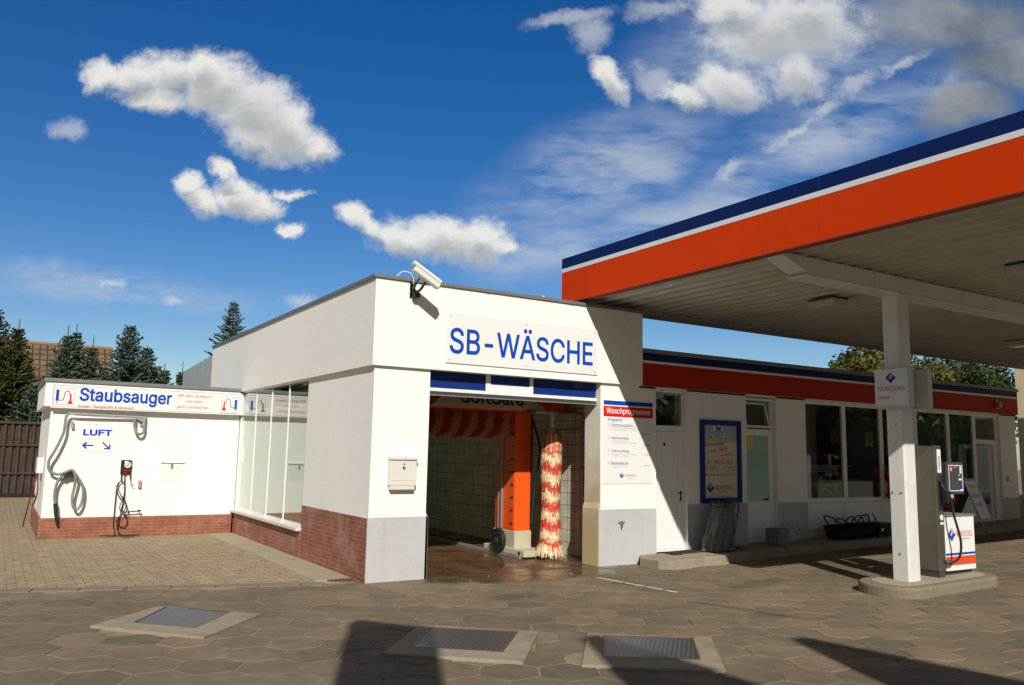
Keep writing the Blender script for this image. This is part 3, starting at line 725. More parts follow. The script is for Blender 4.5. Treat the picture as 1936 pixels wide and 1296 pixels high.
# ------------------------------------------------------------------ wash building
H0, H1 = 2.73, 3.875
W = root('wash_building', (0, 0, 0), 'white rendered car wash hall with brick plinth, open drive-in and dark roof edge', 'car wash')
b = MB()
box(b, 0, .80, 0, .35, 0, H0); box(b, 0, .25, .35, 2.62, 0, H0); box(b, 0, .25, 6.70, 9.4, 0, H0); box(b, 0, .25, 2.62, 6.70, 0, .41)
build('wall', b, M['stucco'], W)
b = MB(); box(b, 3.70, 4.80, .0, .39, 0, H0); box(b, 4.10+.02, 4.45, .39, 9.4, 0, H0); box(b, .25, .9, 9.1, 9.4, 0, H0); box(b, 3.6, 4.12, 9.1, 9.4, 0, H0)
build('wall', b, M['stucco'], W)
b = MB(); box(b, 3.688, 3.70, .004, .388, 0, H0-.01); build('stained_jamb', b, M['stained'], W, label='jamb face stained yellow brown by splashing')
b = MB(); box(b, -.05, 4.485, -.05, .30, H0, H1); box(b, -.05, .25, .30, 9.45, H0, H1); box(b, 4.15, 4.485, .30, 9.45, H0, H1); box(b, .25, 4.15, 9.15, 9.45, H0, H1)
build('parapet', b, M['stucco'], W)
b = MB(); box(b, .25, 4.15, .30, 9.15, 2.98, 3.10); build('ceiling', b, mat('hall ceiling', (.45, .43, .38), .8), W)
b = MB(); box(b, -.078, 4.51, -.078, .20, H1, H1+.045); box(b, -.078, .18, .20, 9.47, H1, H1+.045); box(b, 4.25, 4.51, .20, 9.47, H1, H1+.045); box(b, .18, 4.25, 9.2, 9.47, H1, H1+.045)
for x in (1.6, 3.05): box(b, x, x+.05, -.081, -.06, H1-.004, H1+.048)
for x in (1.82, .0): tube(b, [(x+.02, -.06, H1+.04), (x+.02, -.06, H1+.075)], .004, 6)
build('roof_edge', b, M['trim'], W, bevel=.004)
b = MB(); box(b, .18, 4.25, .2, 9.2, 3.6, 3.7); build('roof', b, M['trim'], W)
b = MB(); box(b, .0-.012, .83, -.012, .0, 0, .80); box(b, .80, .832, -.012, .34, 0, .78); hexa(b, [(.80, -.012, .78), (.832, -.012, .78), (.832, .34, .78), (.80, .34, .78)], [(.80, -.012, .84), (.803, -.012, .84), (.803, .34, .84), (.80, .34, .84)])
build('dado', b, M['grey'], W)
b = MB(); box(b, 3.66, 4.46, -.012, 0, 0, .83); box(b, 4.46, 4.80, -.008, 0, .1, .83); build('dado', b, M['grey'], W)
b = MB(); box(b, 3.655, 3.688, .0, .388, 0, .84); hexa(b, [(3.655, 0, .84), (3.688, 0, .84), (3.688, .388, .84), (3.655, .388, .84)], [(3.684, 0, .92), (3.688, 0, .92), (3.688, .388, .92), (3.684, .388, .92)])
build('stained_dado', b, M['stained'], W)
b = MB(); box(b, -.016, 0, 0, 2.60, 0, .79); box(b, -.030, -.002, 2.60, 6.76, 0, .40)
build('brick_plinth', b, M['brick_side'], W)
b = MB(); box(b, -.10, .10, 2.58, 6.72, .405, .455); build('window_sill', b, mat('stone sill', (.62, .60, .54), .5, var=.08), W, bevel=.006)
# big side window
b = MB(); P = Plane((.0, 6.70, 0), '-x')
WW = 4.08
rect(b, P, 0, .456, WW, .50, -.06, -.005); rect(b, P, 0, 2.705, WW, 2.73, -.06, -.005); rect(b, P, 0, .5, .03, 2.705, -.06, -.005); rect(b, P, WW-.018, .5, WW, 2.705, -.06, -.005)
for u_ in (1.03, 2.05, 3.06): rect(b, P, u_-.016, .5, u_+.016, 2.69, -.03, -.006)
for u_ in (1.03, 2.05, 3.06): rect(b, P, u_-.06, .456, u_+.06, .49, -.004, .03)
wf = build('window_frame', b, M['pvc'], W)
for k, (a, c) in enumerate(((.04, 1.008), (1.052, 2.028), (2.072, 3.038), (3.082, 4.05))):
    b = MB(); quad(b, P, a-.008, .5, c+.008, 2.705, -.020, -.014); build('pane', b, M['clearglass'], wf, normals=False)
b = MB(); rect(b, P, .0, .46, WW, 2.36, -.085, -.065); build('privacy_screen', b, M['screen'], W)
b = MB(); rect(b, P, .03, 1.35, .30, 1.62, -.028, -.0265); build('paper_notice', b, M['signwhite'], W)
b = MB(); rect(b, P, 3.5, 1.50, 4.05, 1.53, -.064, -.060); build('rail', b, M['galv'], W)
# interior
b = MB(); box(b, 4.10, 4.118, .39, 9.1, 0, 2.98); build('tile_wall', b, M['walltile'], W)
b = MB(); box(b, .25, .262, .35, 2.6, 0, 2.98); build('tile_wall', b, M['walltile'], W)
b = MB(); box(b, .25, .262, 6.7, 9.1, 0, 2.98); build('tile_wall', b, M['walltile'], W)
b = MB(); box(b, .262, 4.10, 9.06, 9.1, 0, 2.98); build('rear_light_panel', b, M['screen'], W)  # unseen translucent end, added to let daylight into the hall
b = MB(); box(b, .25, 4.10, .30, 9.1, -.03, .003); box(b, .83, 3.66, .05, .30, -.03, .003)
props(build('floor', b, M['wetfloor']), kind='structure')
b = MB(); tube(b, [(4.07, .95, 0.02), (4.07, .95, 2.3), (4.07, 1.3, 2.34), (4.07, 3.4, 2.34)], .022, 8); tube(b, [(4.06, .75, 2.05), (4.06, 2.2, 2.05)], .016, 6); tube(b, [(4.06, 1.0, .02), (4.06, 1.0, 2.1)], .014, 6)
for z in (.5, .9, 1.3, 1.45): box(b, 4.03, 4.10, .80, .92, z, z+.07)
build('water_pipe', b, M['galv'], W)
# roller door
b = MB(); P = Plane((0, .14, 0), '-y')
rect(b, P, .80, 2.455, 3.70, 2.50, 0, .03); rect(b, P, 1.73, 2.50, 2.53, 2.73, 0, .028)
rd = build('sectional_door', b, M['pvc'], W)
b = MB(); rect(b, P, .81, 2.50, 1.73, 2.85, .0, .018); rect(b, P, 2.53, 2.50, 3.69, 2.85, 0, .018); rect(b, P, 1.81, 2.60, 2.46, 2.85, .02, .034); build('blue_panel', b, M['bluepanel'], rd)
b = MB(); rect(b, P, 3.27, 2.64, 3.42, 2.71, .018, .03); rect(b, P, .80, 2.40, 3.70, 2.455, -.03, .04); build('rubber_seal', b, M['darkgrey'], rd)
b = MB(); rect(b, P, .80, 2.395, 3.70, 2.408, .0, .045); build('door_rail', b, M['galv'], rd)
b = MB(); cyl(b, (2.98, .55, 3.6), (2.98, .55, 4.05), .055, seg=16); cyl(b, (2.98, .55, 4.05), (2.98, .55, 4.07), .065, seg=16); props(build('vent_pipe', b, M['galv'], W, smooth=False))
b = MB(); P = Plane((4.05, -.014, 0), '-y')
tube(b, [P(.02, .62), P(.02, .62, .04)], .016, 8); tube(b, [P(.02, .62, .04), P(.02, .56, .05)], .012, 8); tube(b, [P(-.04, .645, .035), P(.08, .64, .035)], .008, 6); tube(b, [P(.02, .62, .035), P(.02, .66, .035)], .007, 6)
props(build('water_tap', b, M['chrome'], loc=(4.07, -.014, .62)), 'small metal water tap on the grey band right of the wash entrance', 'tap')

# metal shed wall behind
b = MB(); 
for k in range(7):
    y = 9.5+k*.5; box(b, -.03, .0, y, y+.49, 0, 3.72-.02*k)
box(b, -.02, 2, 9.5, 13, 0, 3.55)
props(build('metal_shed', b, mat('pale sheet metal', (.42, .47, .48), .5, metal=.2, var=.06), loc=(0, 9.5, 0)), 'pale grey sheet metal shed behind the wash hall, left of its rear corner', 'shed')

# ------------------------------------------------------------------ sign SB-WAESCHE
S = root('wash_sign', (2.28, -.05, 2.83), 'long white board with blue SB-WÄSCHE letters above the wash entrance', 'sign')
P = Plane((0, -.055, 0), '-y')
b = MB(); rect(b, P, .99, 2.835, 3.575, 3.53, 0, .012); build('panel', b, M['signwhite'], S, bevel=.002)
b = MB(); text(b, P, 'SB-WÄSCHE', 1.04, 2.965, 2.44, .45, d=.0135, bold=.012); build('lettering', b, M['signblue'], S)
for x, z in ((1.05, 3.48), (2.28, 3.48), (3.52, 3.48), (1.05, 2.88), (2.28, 2.88), (3.52, 2.88)):
    b = MB(); cyl(b, P(x, z, .012), P(x, z, .016), .009, seg=10); build('screw', b, M['galv'], S)

# price board
S = root('price_board', (4.24, 0, 1.2), 'white wash programme price board with blue and red header on the right pillar', 'sign')
P = Plane((0, -.001, 0), '-y'); X0, X1, Z0, Z1 = 3.74, 4.725, 1.21, 2.475
b = MB(); rect(b, P, X0, Z0, X1, Z1, 0, .008); build('panel', b, M['signwhite'], S)
b = MB(); rect(b, P, X0, 2.405, X1, 2.47, .0082, .0095); build('blue_band', b, M['signblue'], S)
b = MB(); rect(b, P, X0, 2.225, X1, 2.385, .0082, .0095); 
for s_, z in (('1', 2.085), ('2', 1.885), ('3', 1.69), ('4', 1.505)): text(b, P, s_, X0+.09, z, None, .036, d=.009)
text(b, P, '7', X0+.80, 1.635, None, .04, d=.009, shear=.2); text(b, P, 'NORDOEL', X0+.42, 1.318, .23, .034, d=.009); build('red_print', b, M['red'], S)
b = MB(); text(b, P, 'Waschprogramme', X0+.05, 2.25, .88, .11, d=.0102, bold=.010); build('header_lettering', b, M['signwhite'], S)
b = MB(); text(b, P, 'Programm', X0+.085, 2.145, .28, None, d=.009, bold=.008)
for s_, z, w in (('Premiumwäsche', 2.075, .42), ('Spezialpflege', 1.875, .34), ('Intensivpflege', 1.68, .355), ('Basiswäsche', 1.497, .33)): text(b, P, s_, X0+.155, z, w, .046, d=.009, bold=.006)
for s_, z in (('8,90 €', 1.955), ('6,90 €', 1.785)): text(b, P, s_, X0+.79, z, .13, .032, d=.009, bold=.012)
text(b, P, ',90 €', X0+.84, 1.632, .085, .03, d=.009); text(b, P, '3,90 €', X0+.80, 1.47, .12, .03, d=.009)
build('lettering', b, M['text_mid'], S)
b = MB()
for s_, z, w in (('Aktivschaum, Felgenintensivreinigung', 2.045, .5), ('1 x Waschen, Heißwachs, 2 x Trocknen', 2.012, .49), ('Felgenintensivreinigung', 1.847, .33), ('1 x Waschen, Heißwachs, 2 x Trocknen', 1.815, .49), ('Aktivschaum, Felgenintensivreinigung', 1.65, .5), ('1 x Waschen, 2 x Trocknen', 1.62, .33), ('1 x Waschen, 2 x Trocknen', 1.455, .33)):
    text(b, P, s_, X0+.16, z, w, .018, d=.009)
rect(b, P, X0+.47, 1.29, X0+.61, 1.294, .0082, .009)
build('small_lettering', b, M['text_grey'], S)
logo(P, X0+.355, 1.335, .045, S, .009)

# ------------------------------------------------------------------ letterbox
S = root('letterbox', (.42, 0, 1.2), 'cream metal letterbox with newspaper slot on the left entrance pillar', 'letterbox')
P = Plane((.235, -.0, 1.195), '-y')
b = MB(); rect(b, P, .0, .0, .375, .36, 0, .09); rect(b, P, .015, -.05, .355, .01, .0, .085); build('box', b, mat('cream enamel', (.66, .64, .58), .35, var=.03), S, bevel=.012)
b = MB(); frame(b, P, .03, .07, .345, .335, .006, .09, .094); rect(b, P, -.006, .335, .382, .372, 0, .11); build('flap', b, mat('cream enamel flap', (.68, .66, .60), .35), S, bevel=.004)
b = MB(); cyl(b, P(.19, .28, .09), P(.19, .28, .10), .01, seg=12); rect(b, P, .165, .235, .215, .245, .0905, .092); build('lock', b, M['darkgrey'], S)
logo(P, .19, .225, .022, S, .092)

# ------------------------------------------------------------------ security camera
S = root('security_camera', (.48, -.05, 3.8), 'white bullet camera on a black bracket at the roof edge, tilted down', 'camera')
def oriented(b, c, d, w, h, up=Vector((0, 0, 1))):
    c = Vector(c); d = Vector(d); t = d.normalized(); s = t.cross(up).normalized(); u = s.cross(t)
    n = 16; A, B_ = [], []
    for k in range(n):
        a = 2*math.pi*k/n; e = .55
        ca, sa = math.cos(a), math.sin(a); qx = math.copysign(abs(ca)**e, ca)*w/2; qz = math.copysign(abs(sa)**e, sa)*h/2
        A.append(c-d/2+s*qx+u*qz); B_.append(c+d/2+s*qx+u*qz)
    hexa(b, A, B_)
A_ = Vector((.30, -.42, 4.02)); B0 = Vector((.665, -.46, 3.80)); dv = B0-A_; 
b = MB(); oriented(b, (A_+B0)/2+Vector((0, 0, -.035)), dv*.94, .10, .10); build('body', b, mat('camera body', (.68, .66, .60), .4), S, bevel=.006)
b = MB(); oriented(b, (A_+B0)/2+Vector((0, 0, .022)), dv*1.04, .125, .055); build('sunshield', b, mat('camera hood', (.72, .71, .67), .35), S, bevel=.008)
b = MB(); e = B0+Vector((0, 0, -.037)); cyl(b, e-dv*.02, e-dv*.018+dv.normalized()*.004, .035, seg=14); build('lens', b, M['black'], S)
b = MB(); box(b, .43, .50, -.075, -.05, 3.66, 3.90); tube(b, [(.47, -.07, 3.70), (.49, -.25, 3.74), (.50, -.44, 3.85)], .018, 8); tube(b, [(.46, -.08, 3.74), (.44, -.25, 3.84), (.43, -.42, 3.92)], .012, 8); cyl(b, (.50, -.44, 3.83), (.50, -.44, 3.89), .028, seg=10); cyl(b, (.43, -.42, 3.88), (.43, -.42, 3.93), .02, seg=10); box(b, .45, .53, -.16, -.05, 3.655, 3.72)
build('bracket', b, M['blackmetal'], S)
b = MB(); tube(b, spline([(.22, -.07, H1+.04), (.30, -.10, 3.985), (.40, -.13, 3.97), (.45, -.11, 3.90), (.46, -.09, 3.76), (.455, -.07, 3.63), (.46, -.06, 3.59)]), .006, 6); build('cable', b, M['cableW'], S)

# ------------------------------------------------------------------ wash machine
G = root('wash_gantry', (3.1, 1.6, 0), 'orange rollover wash gantry with red and cream striped brushes inside the hall', 'car wash machine')
b = MB(); box(b, .45, 3.92, 1.25, 2.1, 2.31, 2.85); build('beam', b, M['washorange'], G, bevel=.02)
b = MB(); box(b, 3.12, 3.42, 1.50, 2.09, .40, 2.31); box(b, 3.115, 3.12, 1.52, 1.66, .42, 2.30); build('column', b, M['washorange'], G, bevel=.012)
b = MB(); box(b, .35, .62, 1.50, 2.09, .10, 2.31); build('column', b, M['washorange'], G, bevel=.012)
P = Plane((0, 1.25, 0), '-y')
b = MB(); hexa(b, [P(1.40, 2.335, .0), P(3.48, 2.335, .0), P(3.18, 2.55, .0), P(1.68, 2.55, .0)], [P(1.40, 2.335, .14), P(3.48, 2.335, .14), P(3.18, 2.55, .03), P(1.68, 2.55, .03)]); build('name_panel', b, mat('cream panel', (.55, .52, .44), .5), G)
Pn = custom_plane(P(1.40, 2.335, .141), (1, 0, 0), (0, .11, .215)); 
b = MB(); text(b, Pn, 'SoftCare', .50, .055, 1.15, .24, d=.001, bold=.025); build('lettering', b, M['text_dark'], G)
b = MB()
P = Plane((3.115, 0, 0), '-x')
for k in range(8):
    b = MB(); z = .50+k*.205; box(b, 3.108, 3.1145, 1.535, 1.60, z, z+.035); box(b, 3.108, 3.1145, 1.60, 1.625, z+.01, z+.02)
    build('scale_mark', b, M['text_dark'], G)
b = MB(); box(b, 3.09, 3.118, 1.86, 1.90, .42, 2.28); box(b, 3.08, 3.10, 1.94, 1.965, .42, 2.28); build('lift_track', b, M['galv'], G)
b = MB(); box(b, 3.11, 3.43, 1.46, 2.12, .06, .40); box(b, 3.06, 3.50, 1.10, 2.35, .03, .13); build('foot', b, M['beige'], G, bevel=.01)
b = MB(); box(b, 3.055, 3.06, 1.22, 1.27, .05, .11); build('foot_bracket', b, M['blackmetal'], G)
b = MB(); cyl(b, (2.98, 1.80, .235), (3.05, 1.80, .235), .185, seg=28); w_ = build('wheel_brush', b, M['black'], G, bevel=.01)
b = MB(); cyl(b, (2.965, 1.80, .235), (2.98, 1.80, .235), .05, seg=16); build('wheel_hub', b, M['darkgrey'], w_)
b = MB()
for k in range(260):
    a = rnd.uniform(0, 2*math.pi); r_ = rnd.uniform(.09, .19); c = Vector((2.975, 1.80+r_*math.cos(a), .235+r_*math.sin(a))); t_ = Vector((rnd.uniform(-.03, -.012), rnd.uniform(-.01, .01), rnd.uniform(-.01, .01)))
    tube(b, [c, c+t_], .003, 3)
build('bristles', b, M['black'], w_)
b = MB(); box(b, 3.43, 3.47, 1.52, 1.6, .4, 2.3); tube(b, spline([(3.45, 1.5, 2.2), (3.50, 1.35, 1.7), (3.47, 1.45, 1.1), (3.45, 1.5, .5)]), .02, 6); build('energy_chain', b, M['black'], G)
def strips(b, tl, ax_pt, ax_dir, length, rc, R0, n, bandf, droop, seed, w=.018, Lr=(.20, .34)):
    rr = random.Random(seed); ax_dir = Vector(ax_dir).normalized(); s1 = ax_dir.orthogonal().normalized(); s2 = ax_dir.cross(s1)
    for k in range(n):
        t = (k+rr.random())/n; a = rr.uniform(0, 2*math.pi); p = Vector(ax_pt)+ax_dir*t*length
        rad = s1*math.cos(a)+s2*math.sin(a); tang = ax_dir.cross(rad)
        Rr = R0(t)*rr.uniform(.86, 1.05)
        p0_ = p+rad*rc; p1_ = p+rad*Rr*.8+Vector((0, 0, -droop*rr.uniform(.15, .35))); p2_ = p+rad*Rr+Vector((0, 0, -droop*rr.uniform(.7, 1.2)))+tang*rr.uniform(-.02, .02)
        hw = tang*w*rr.uniform(.6, 1.2)
        vs = [b.verts.new(q) for q in (p0_-hw*.5, p0_+hw*.5, p1_+hw, p1_-hw, p2_+hw*.8, p2_-hw*.8)]
        c = bandf(t, a, rr)
        for f in (b.faces.new((vs[0], vs[1], vs[2], vs[3])), b.faces.new((vs[3], vs[2], vs[4], vs[5]))): f[tl] = c
VB = (3.50, 1.02)
b = MB(); tl = b.faces.layers.float.new('tone')
def vband(t, a, rr):   # t 0 top -> 1 bottom; cream and red rings
    z = t*11.5+.22*math.sin(3*a)+rr.uniform(-.18, .18)
    cream = (int(z) % 2 == 1)
    v = (.86 if cream else .0)+rr.uniform(0, .12)
    return min(1, v)
strips(b, tl, (VB[0], VB[1], 1.93), (0, 0, -1), 1.72, .05, lambda t: (.162+.012*math.sin(t*9)) if t < .9 else .165+(t-.9)*1.1, 9500, vband, .17, 3, w=.0062)
for f in b.faces: pass
up_ = build('upright_brush', b, M['brush'], G, normals=False)
# long strands near the top
b = MB(); tl = b.faces.layers.float.new('tone'); rr = random.Random(5)
for k in range(420):
    a = rr.uniform(0, 2*math.pi); c, s_ = math.cos(a), math.sin(a); r1 = .05; r2 = rr.uniform(.15, .19); z0 = rr.uniform(1.97, 2.06); z1 = rr.uniform(1.66, 1.80)
    p0_ = Vector((VB[0]+r1*c, VB[1]+r1*s_, z0)); p1_ = Vector((VB[0]+r2*.8*c, VB[1]+r2*.8*s_, (z0+z1)/2+.04)); p2_ = Vector((VB[0]+r2*c, VB[1]+r2*s_, z1)); h = Vector((-s_, c, 0))*.007
    vs = [b.verts.new(q) for q in (p0_-h, p0_+h, p1_+h, p1_-h, p2_+h, p2_-h)]; v = .25 if int(a*6) % 3 else .8
    for f in (b.faces.new((vs[0], vs[1], vs[2], vs[3])), b.faces.new((vs[3], vs[2], vs[4], vs[5]))): f[tl] = v*rr.uniform(.7, 1.1)
build('brush_collar', b, M['brush'], up_, normals=False)
b = MB(); cyl(b, (VB[0], VB[1], .12), (VB[0], VB[1], 2.2), .045, seg=12); cyl(b, (VB[0], VB[1], 2.07), (VB[0], VB[1], 2.11), .08, seg=14); cyl(b, (VB[0], VB[1], 2.18), (VB[0], VB[1], 2.30), .06, seg=12); box(b, 3.15, 3.62, .96, 1.4, 2.27, 2.31); build('brush_shaft', b, M['galv'], up_)
b = MB(); tl = b.faces.layers.float.new('tone')
def hband(t, a, rr):
    z = t*7.5*2 + a/math.pi
    return min(1, (.6 if int(z) % 2 else .0)+rr.uniform(0, .15))
strips(b, tl, (.70, 1.72, 2.13), (1, 0, 0), 2.3, .06, lambda t: .22, 5200, hband, .04, 9, w=.014)
hb = build('top_brush', b, M['brush'], G, normals=False)
b = MB(); cyl(b, (.62, 1.72, 2.13), (3.08, 1.72, 2.13), .06, seg=12); build('brush_shaft', b, M['galv'], hb)
b = MB(); box(b, 3.02, 3.09, 1.18, 1.9, .004, .035); box(b, 3.02, 3.09, 1.9, 9.0, .004, .035); box(b, 3.045, 3.065, 1.3, 9., .035, .06)
props(build('guide_rail', b, M['galv'], loc=(3.05, 1.2, 0)), 'steel floor rail running back under the right foot of the wash gantry', 'rail')

# ------------------------------------------------------------------ vacuum building (left)
CX, CZ, K = -4.045, 1.65, .9904
def SX(x): return CX+(x-CX)*K
def SZ(z): return CZ+(z-CZ)*K
YD = 6.75
V = root('vacuum_building', (-1.6, YD, 0), 'low white annex with clinker brick base and dark roof edge at the left', 'building')
XL = SX(-3.27)
b = MB(); box(b, XL, -.02, YD, YD+3.4, 0, SZ(2.30)); build('wall', b, M['stucco'], V)
b = MB(); box(b, XL-.12, -.052, YD-.12, YD+2.9, SZ(2.30), SZ(2.735)); build('parapet', b, M['stucco'], V, bevel=.006)
b = MB(); box(b, XL-.15, -.052, YD-.15, YD+2.93, SZ(2.735), SZ(2.80)); build('roof_edge', b, M['trim'], V, bevel=.005)
b = MB(); box(b, XL-.03, -.032, YD-.03, YD, 0, SZ(.345)); box(b, -.06, -.03, YD-.03, YD-.0, 0, SZ(.345)); build('brick_plinth', b, M['brick_front'], V)
b = MB(); box(b, XL-.03, XL, YD, YD+3.4, 0, SZ(.345)); build('brick_plinth', b, M['brick_side'], V)
# sign
S = root('vacuum_sign', (-1.6, YD-.12, 2.3), 'long white Staubsauger board with vacuum pictures above the yard wall', 'sign')
P = Plane((0, YD-.125, 0), '-y')
def UX(x): return SX(x)
x0, x1, z0, z1 = UX(-3.29), UX(.055), SZ(2.275), SZ(2.70)
b = MB(); rect(b, P, x0, z0, x1, z1, 0, .014); build('panel', b, M['signwhite'], S)
b = MB(); frame(b, P, x0+.02, z0+.02, x1-.02, z1-.02, .005, .0142, .0155)
frame(b, P, UX(-3.255), SZ(2.335), UX(-2.93), SZ(2.635), .005, .0142, .0155); frame(b, P, UX(-.375), SZ(2.305), UX(-.055), SZ(2.625), .005, .0142, .0155); build('border', b, M['text_grey'], S)
b = MB(); text(b, P, 'Staubsauger', UX(-2.85), SZ(2.355), 1.545, .30, d=.016, bold=.022)
rect(b, P, UX(-3.22), SZ(2.40), UX(-3.175), SZ(2.60), .0142, .016); rect(b, P, UX(-.125), SZ(2.38), UX(-.08), SZ(2.575), .0142, .016)
cyl(b, P(UX(-3.197), SZ(2.372), .0142), P(UX(-3.197), SZ(2.372), .016), .012, seg=12); cyl(b, P(UX(-.103), SZ(2.35), .0142), P(UX(-.103), SZ(2.35), .016), .012, seg=12)
build('lettering', b, M['signblue'], S)
b = MB(); text(b, P, 'Super-Saugkraft & bequem', UX(-2.86), SZ(2.293), .92, .055, d=.016, bold=.01)
for xa in (UX(-2.99), UX(-.325)):
    rect(b, P, xa-.012, SZ(2.42), xa+.014, SZ(2.53), .0142, .016); poly(b, P, [(xa-.045, SZ(2.355)), (xa+.045, SZ(2.355)), (xa+.014, SZ(2.42)), (xa-.014, SZ(2.42))], .0142, .016)
text(b, P, 'Mit dem Schlauch', UX(-1.19), SZ(2.575), .62, .062, d=.016, shear=.35); text(b, P, 'von oben', UX(-1.03), SZ(2.475), .30, .055, d=.016, shear=.35); text(b, P, "geht's einfacher...", UX(-1.2), SZ(2.345), .62, .075, d=.016, shear=.35)
build('red_lettering', b, M['red'], S)
b = MB()
for s_, xa in ((1, UX(-3.17)), (-1, UX(-.13))):
    pts = [P(xa+s_*u_, v_, .016) for u_, v_ in ((0, 2.41), (.05, 2.41), (.075, 2.46), (.085, 2.54), (.115, 2.575), (.15, 2.565), (.165, 2.50))]
    tube(b, spline(pts, 6), .0075, 6)
build('printed_hose', b, M['hose'], S)
# LUFT sign
S = root('air_sign', (-2.45, YD, 1.55), 'small square sign reading LUFT with two blue arrows', 'sign')
P = Plane((0, YD-.001, 0), '-y'); a0, a1, c0, c1 = UX(-2.79), UX(-2.21), SZ(1.51), SZ(1.945)
b = MB(); rect(b, P, a0, c0, a1, c1, 0, .006); build('panel', b, M['signwhite'], S)
b = MB(); text(b, P, 'LUFT', a0+.06, SZ(1.80), .47, .115, d=.007, bold=.035)
def arrow(b, P, cx, cz, ang, L_, w, hd):
    ca, sa = math.cos(ang), math.sin(ang); T = lambda x, z: (cx+x*ca-z*sa, cz+x*sa+z*ca)
    poly(b, P, [T(-L_, -w), T(L_-.01, -w), T(L_-.01, w), T(-L_, w)], .0062, .0075)
    for s_ in (1, -1): poly(b, P, [T(L_, 0), T(L_-hd, s_*hd), T(L_-hd-.02, s_*(hd-.02)), T(L_-.045, 0)][::s_], .0064, .0082)
arrow(b, P, a0+.15, SZ(1.625), math.pi, .095, .012, .065); arrow(b, P, a0+.45, SZ(1.625), R(-45), .09, .012, .0); 
poly(b, P, [(a0+.52, SZ(1.56)), (a0+.52, SZ(1.65)), (a0+.495, SZ(1.65)), (a0+.495, SZ(1.56))][::-1], .0064, .0082); poly(b, P, [(a0+.52, SZ(1.56)), (a0+.52, SZ(1.585)), (a0+.42, SZ(1.585)), (a0+.42, SZ(1.56))], .0066, .0084)
build('lettering', b, M['signblue'], S)
# vacuum boom with hose
S = root('vacuum_hose', (-1.75, YD, 2.1), 'grey vacuum hose hanging from a swivel boom on the white yard wall', 'vacuum hose')
P = Plane((0, YD, 0), '-y')
q = lambda x, z, d_=.07: P(SX(x), SZ(z), d_)
b = MB(); rect(b, P, SX(-1.80), SZ(1.99), SX(-1.68), SZ(2.19), 0, .02); rect(b, P, SX(-1.77), SZ(2.0), SX(-1.72), SZ(2.17), .02, .12); hexa(b, [q(-1.93, 2.17, .06), q(-1.74, 2.06, .06), q(-1.74, 2.12, .06), q(-1.87, 2.2, .06)], [q(-1.93, 2.17, .10), q(-1.74, 2.06, .10), q(-1.74, 2.12, .10), q(-1.87, 2.2, .10)]); build('bracket', b, M['galv'], S)
b = MB(); tube(b, [q(-1.72, 2.165, .08), q(-2.98, 2.185, .12)], .019, 8); tube(b, [q(-1.74, 2.13, .07), q(-2.9, 2.16, .12)], .008, 6); build('boom', b, M['galv'], S)
hp = [(-1.90, 2.13, .1), (-1.90, 2.0, .1), (-1.86, 1.88, .12), (-1.79, 1.85, .12), (-1.735, 1.91, .1), (-1.73, 2.05, .09)]
b = MB(); tube(b, spline([q(*t_) for t_ in hp], 14), .024, 10, rfun=None); 
hp = [(-2.98, 2.19, .12), (-3.03, 2.12, .13), (-3.045, 1.87, .14), (-3.10, 1.68, .15), (-3.17, 1.5, .15), (-3.235, 1.34, .14), (-3.21, 1.17, .13), (-3.08, 1.11, .13), (-2.96, 1.15, .15), (-2.86, 1.185, .18), (-2.80, 1.06, .17), (-2.80, .90, .14), (-2.82, .72, .13), (-2.80, .56, .13), (-2.745, .49, .13), (-2.68, .56, .12), (-2.65, .72, .11), (-2.67, .90, .11), (-2.75, 1.04, .12), (-2.86, 1.16, .13), (-2.97, 1.12, .12), (-3.06, 1.0, .11), (-3.095, .85, .1), (-3.095, .70, .1), (-3.075, .60, .1)]
cl = spline([q(*t_) for t_ in hp], 26)
nR = len(cl); tube(b, cl, .026, 10, rfun=lambda t: .0225+(.002 if int(t*nR) % 2 else 0))
build('hose', b, M['hose'], S, smooth=True)
b = MB(); tube(b, spline([q(-3.075, .60, .1), q(-3.06, .5, .1), q(-3.05, .42, .1)]), .034, 10); tube(b, [q(-3.05, .42, .1), q(-3.01, .22, .09)], .026, 10, rfun=lambda t: .03-.006*t); build('nozzle', b, M['black'], S)
b = MB(); 
pts = [q(-2.86+.13*math.cos(a), 1.01+.13*math.sin(a)*1.0, 0) for a in [R(x_) for x_ in range(20, 165, 12)]]
lowp = [q(-2.86+.13*math.cos(a), .995+.07*math.sin(a), 0) for a in [R(x_) for x_ in range(164, 16, -12)]]
ring = pts+lowp; hexa(b, ring, [Vector(t_)+Vector((0, -.13, 0)) for t_ in ring]); build('hose_rest', b, M['black'], S)
b = MB(); tube(b, [q(-2.915, 2.14, .05), q(-2.915, 1.99, .05)], .002, 4); tube(b, [q(-2.915, 1.93, .03), q(-2.90, 1.15, .03)], .0015, 4); tube(b, [q(-2.87, 1.95, .03), q(-2.865, 1.2, .03)], .0015, 4); build('cord', b, M['cableW'], S)
b = MB(); oriented(b, q(-2.917, 1.985, .05), Vector((.01, 0, -.11)), .05, .045, Vector((0, 1, 0))); build('weight', b, M['greensponge'], S, smooth=False)
b = MB()
for x_, z_ in ((-2.63, 2.20), (-2.53, 2.20), (-2.63, 2.015), (-2.53, 2.015)):
    b = MB(); cyl(b, q(x_, z_, 0), q(x_, z_, .02), .008, seg=8); build('bolt', b, M['galv'], S)
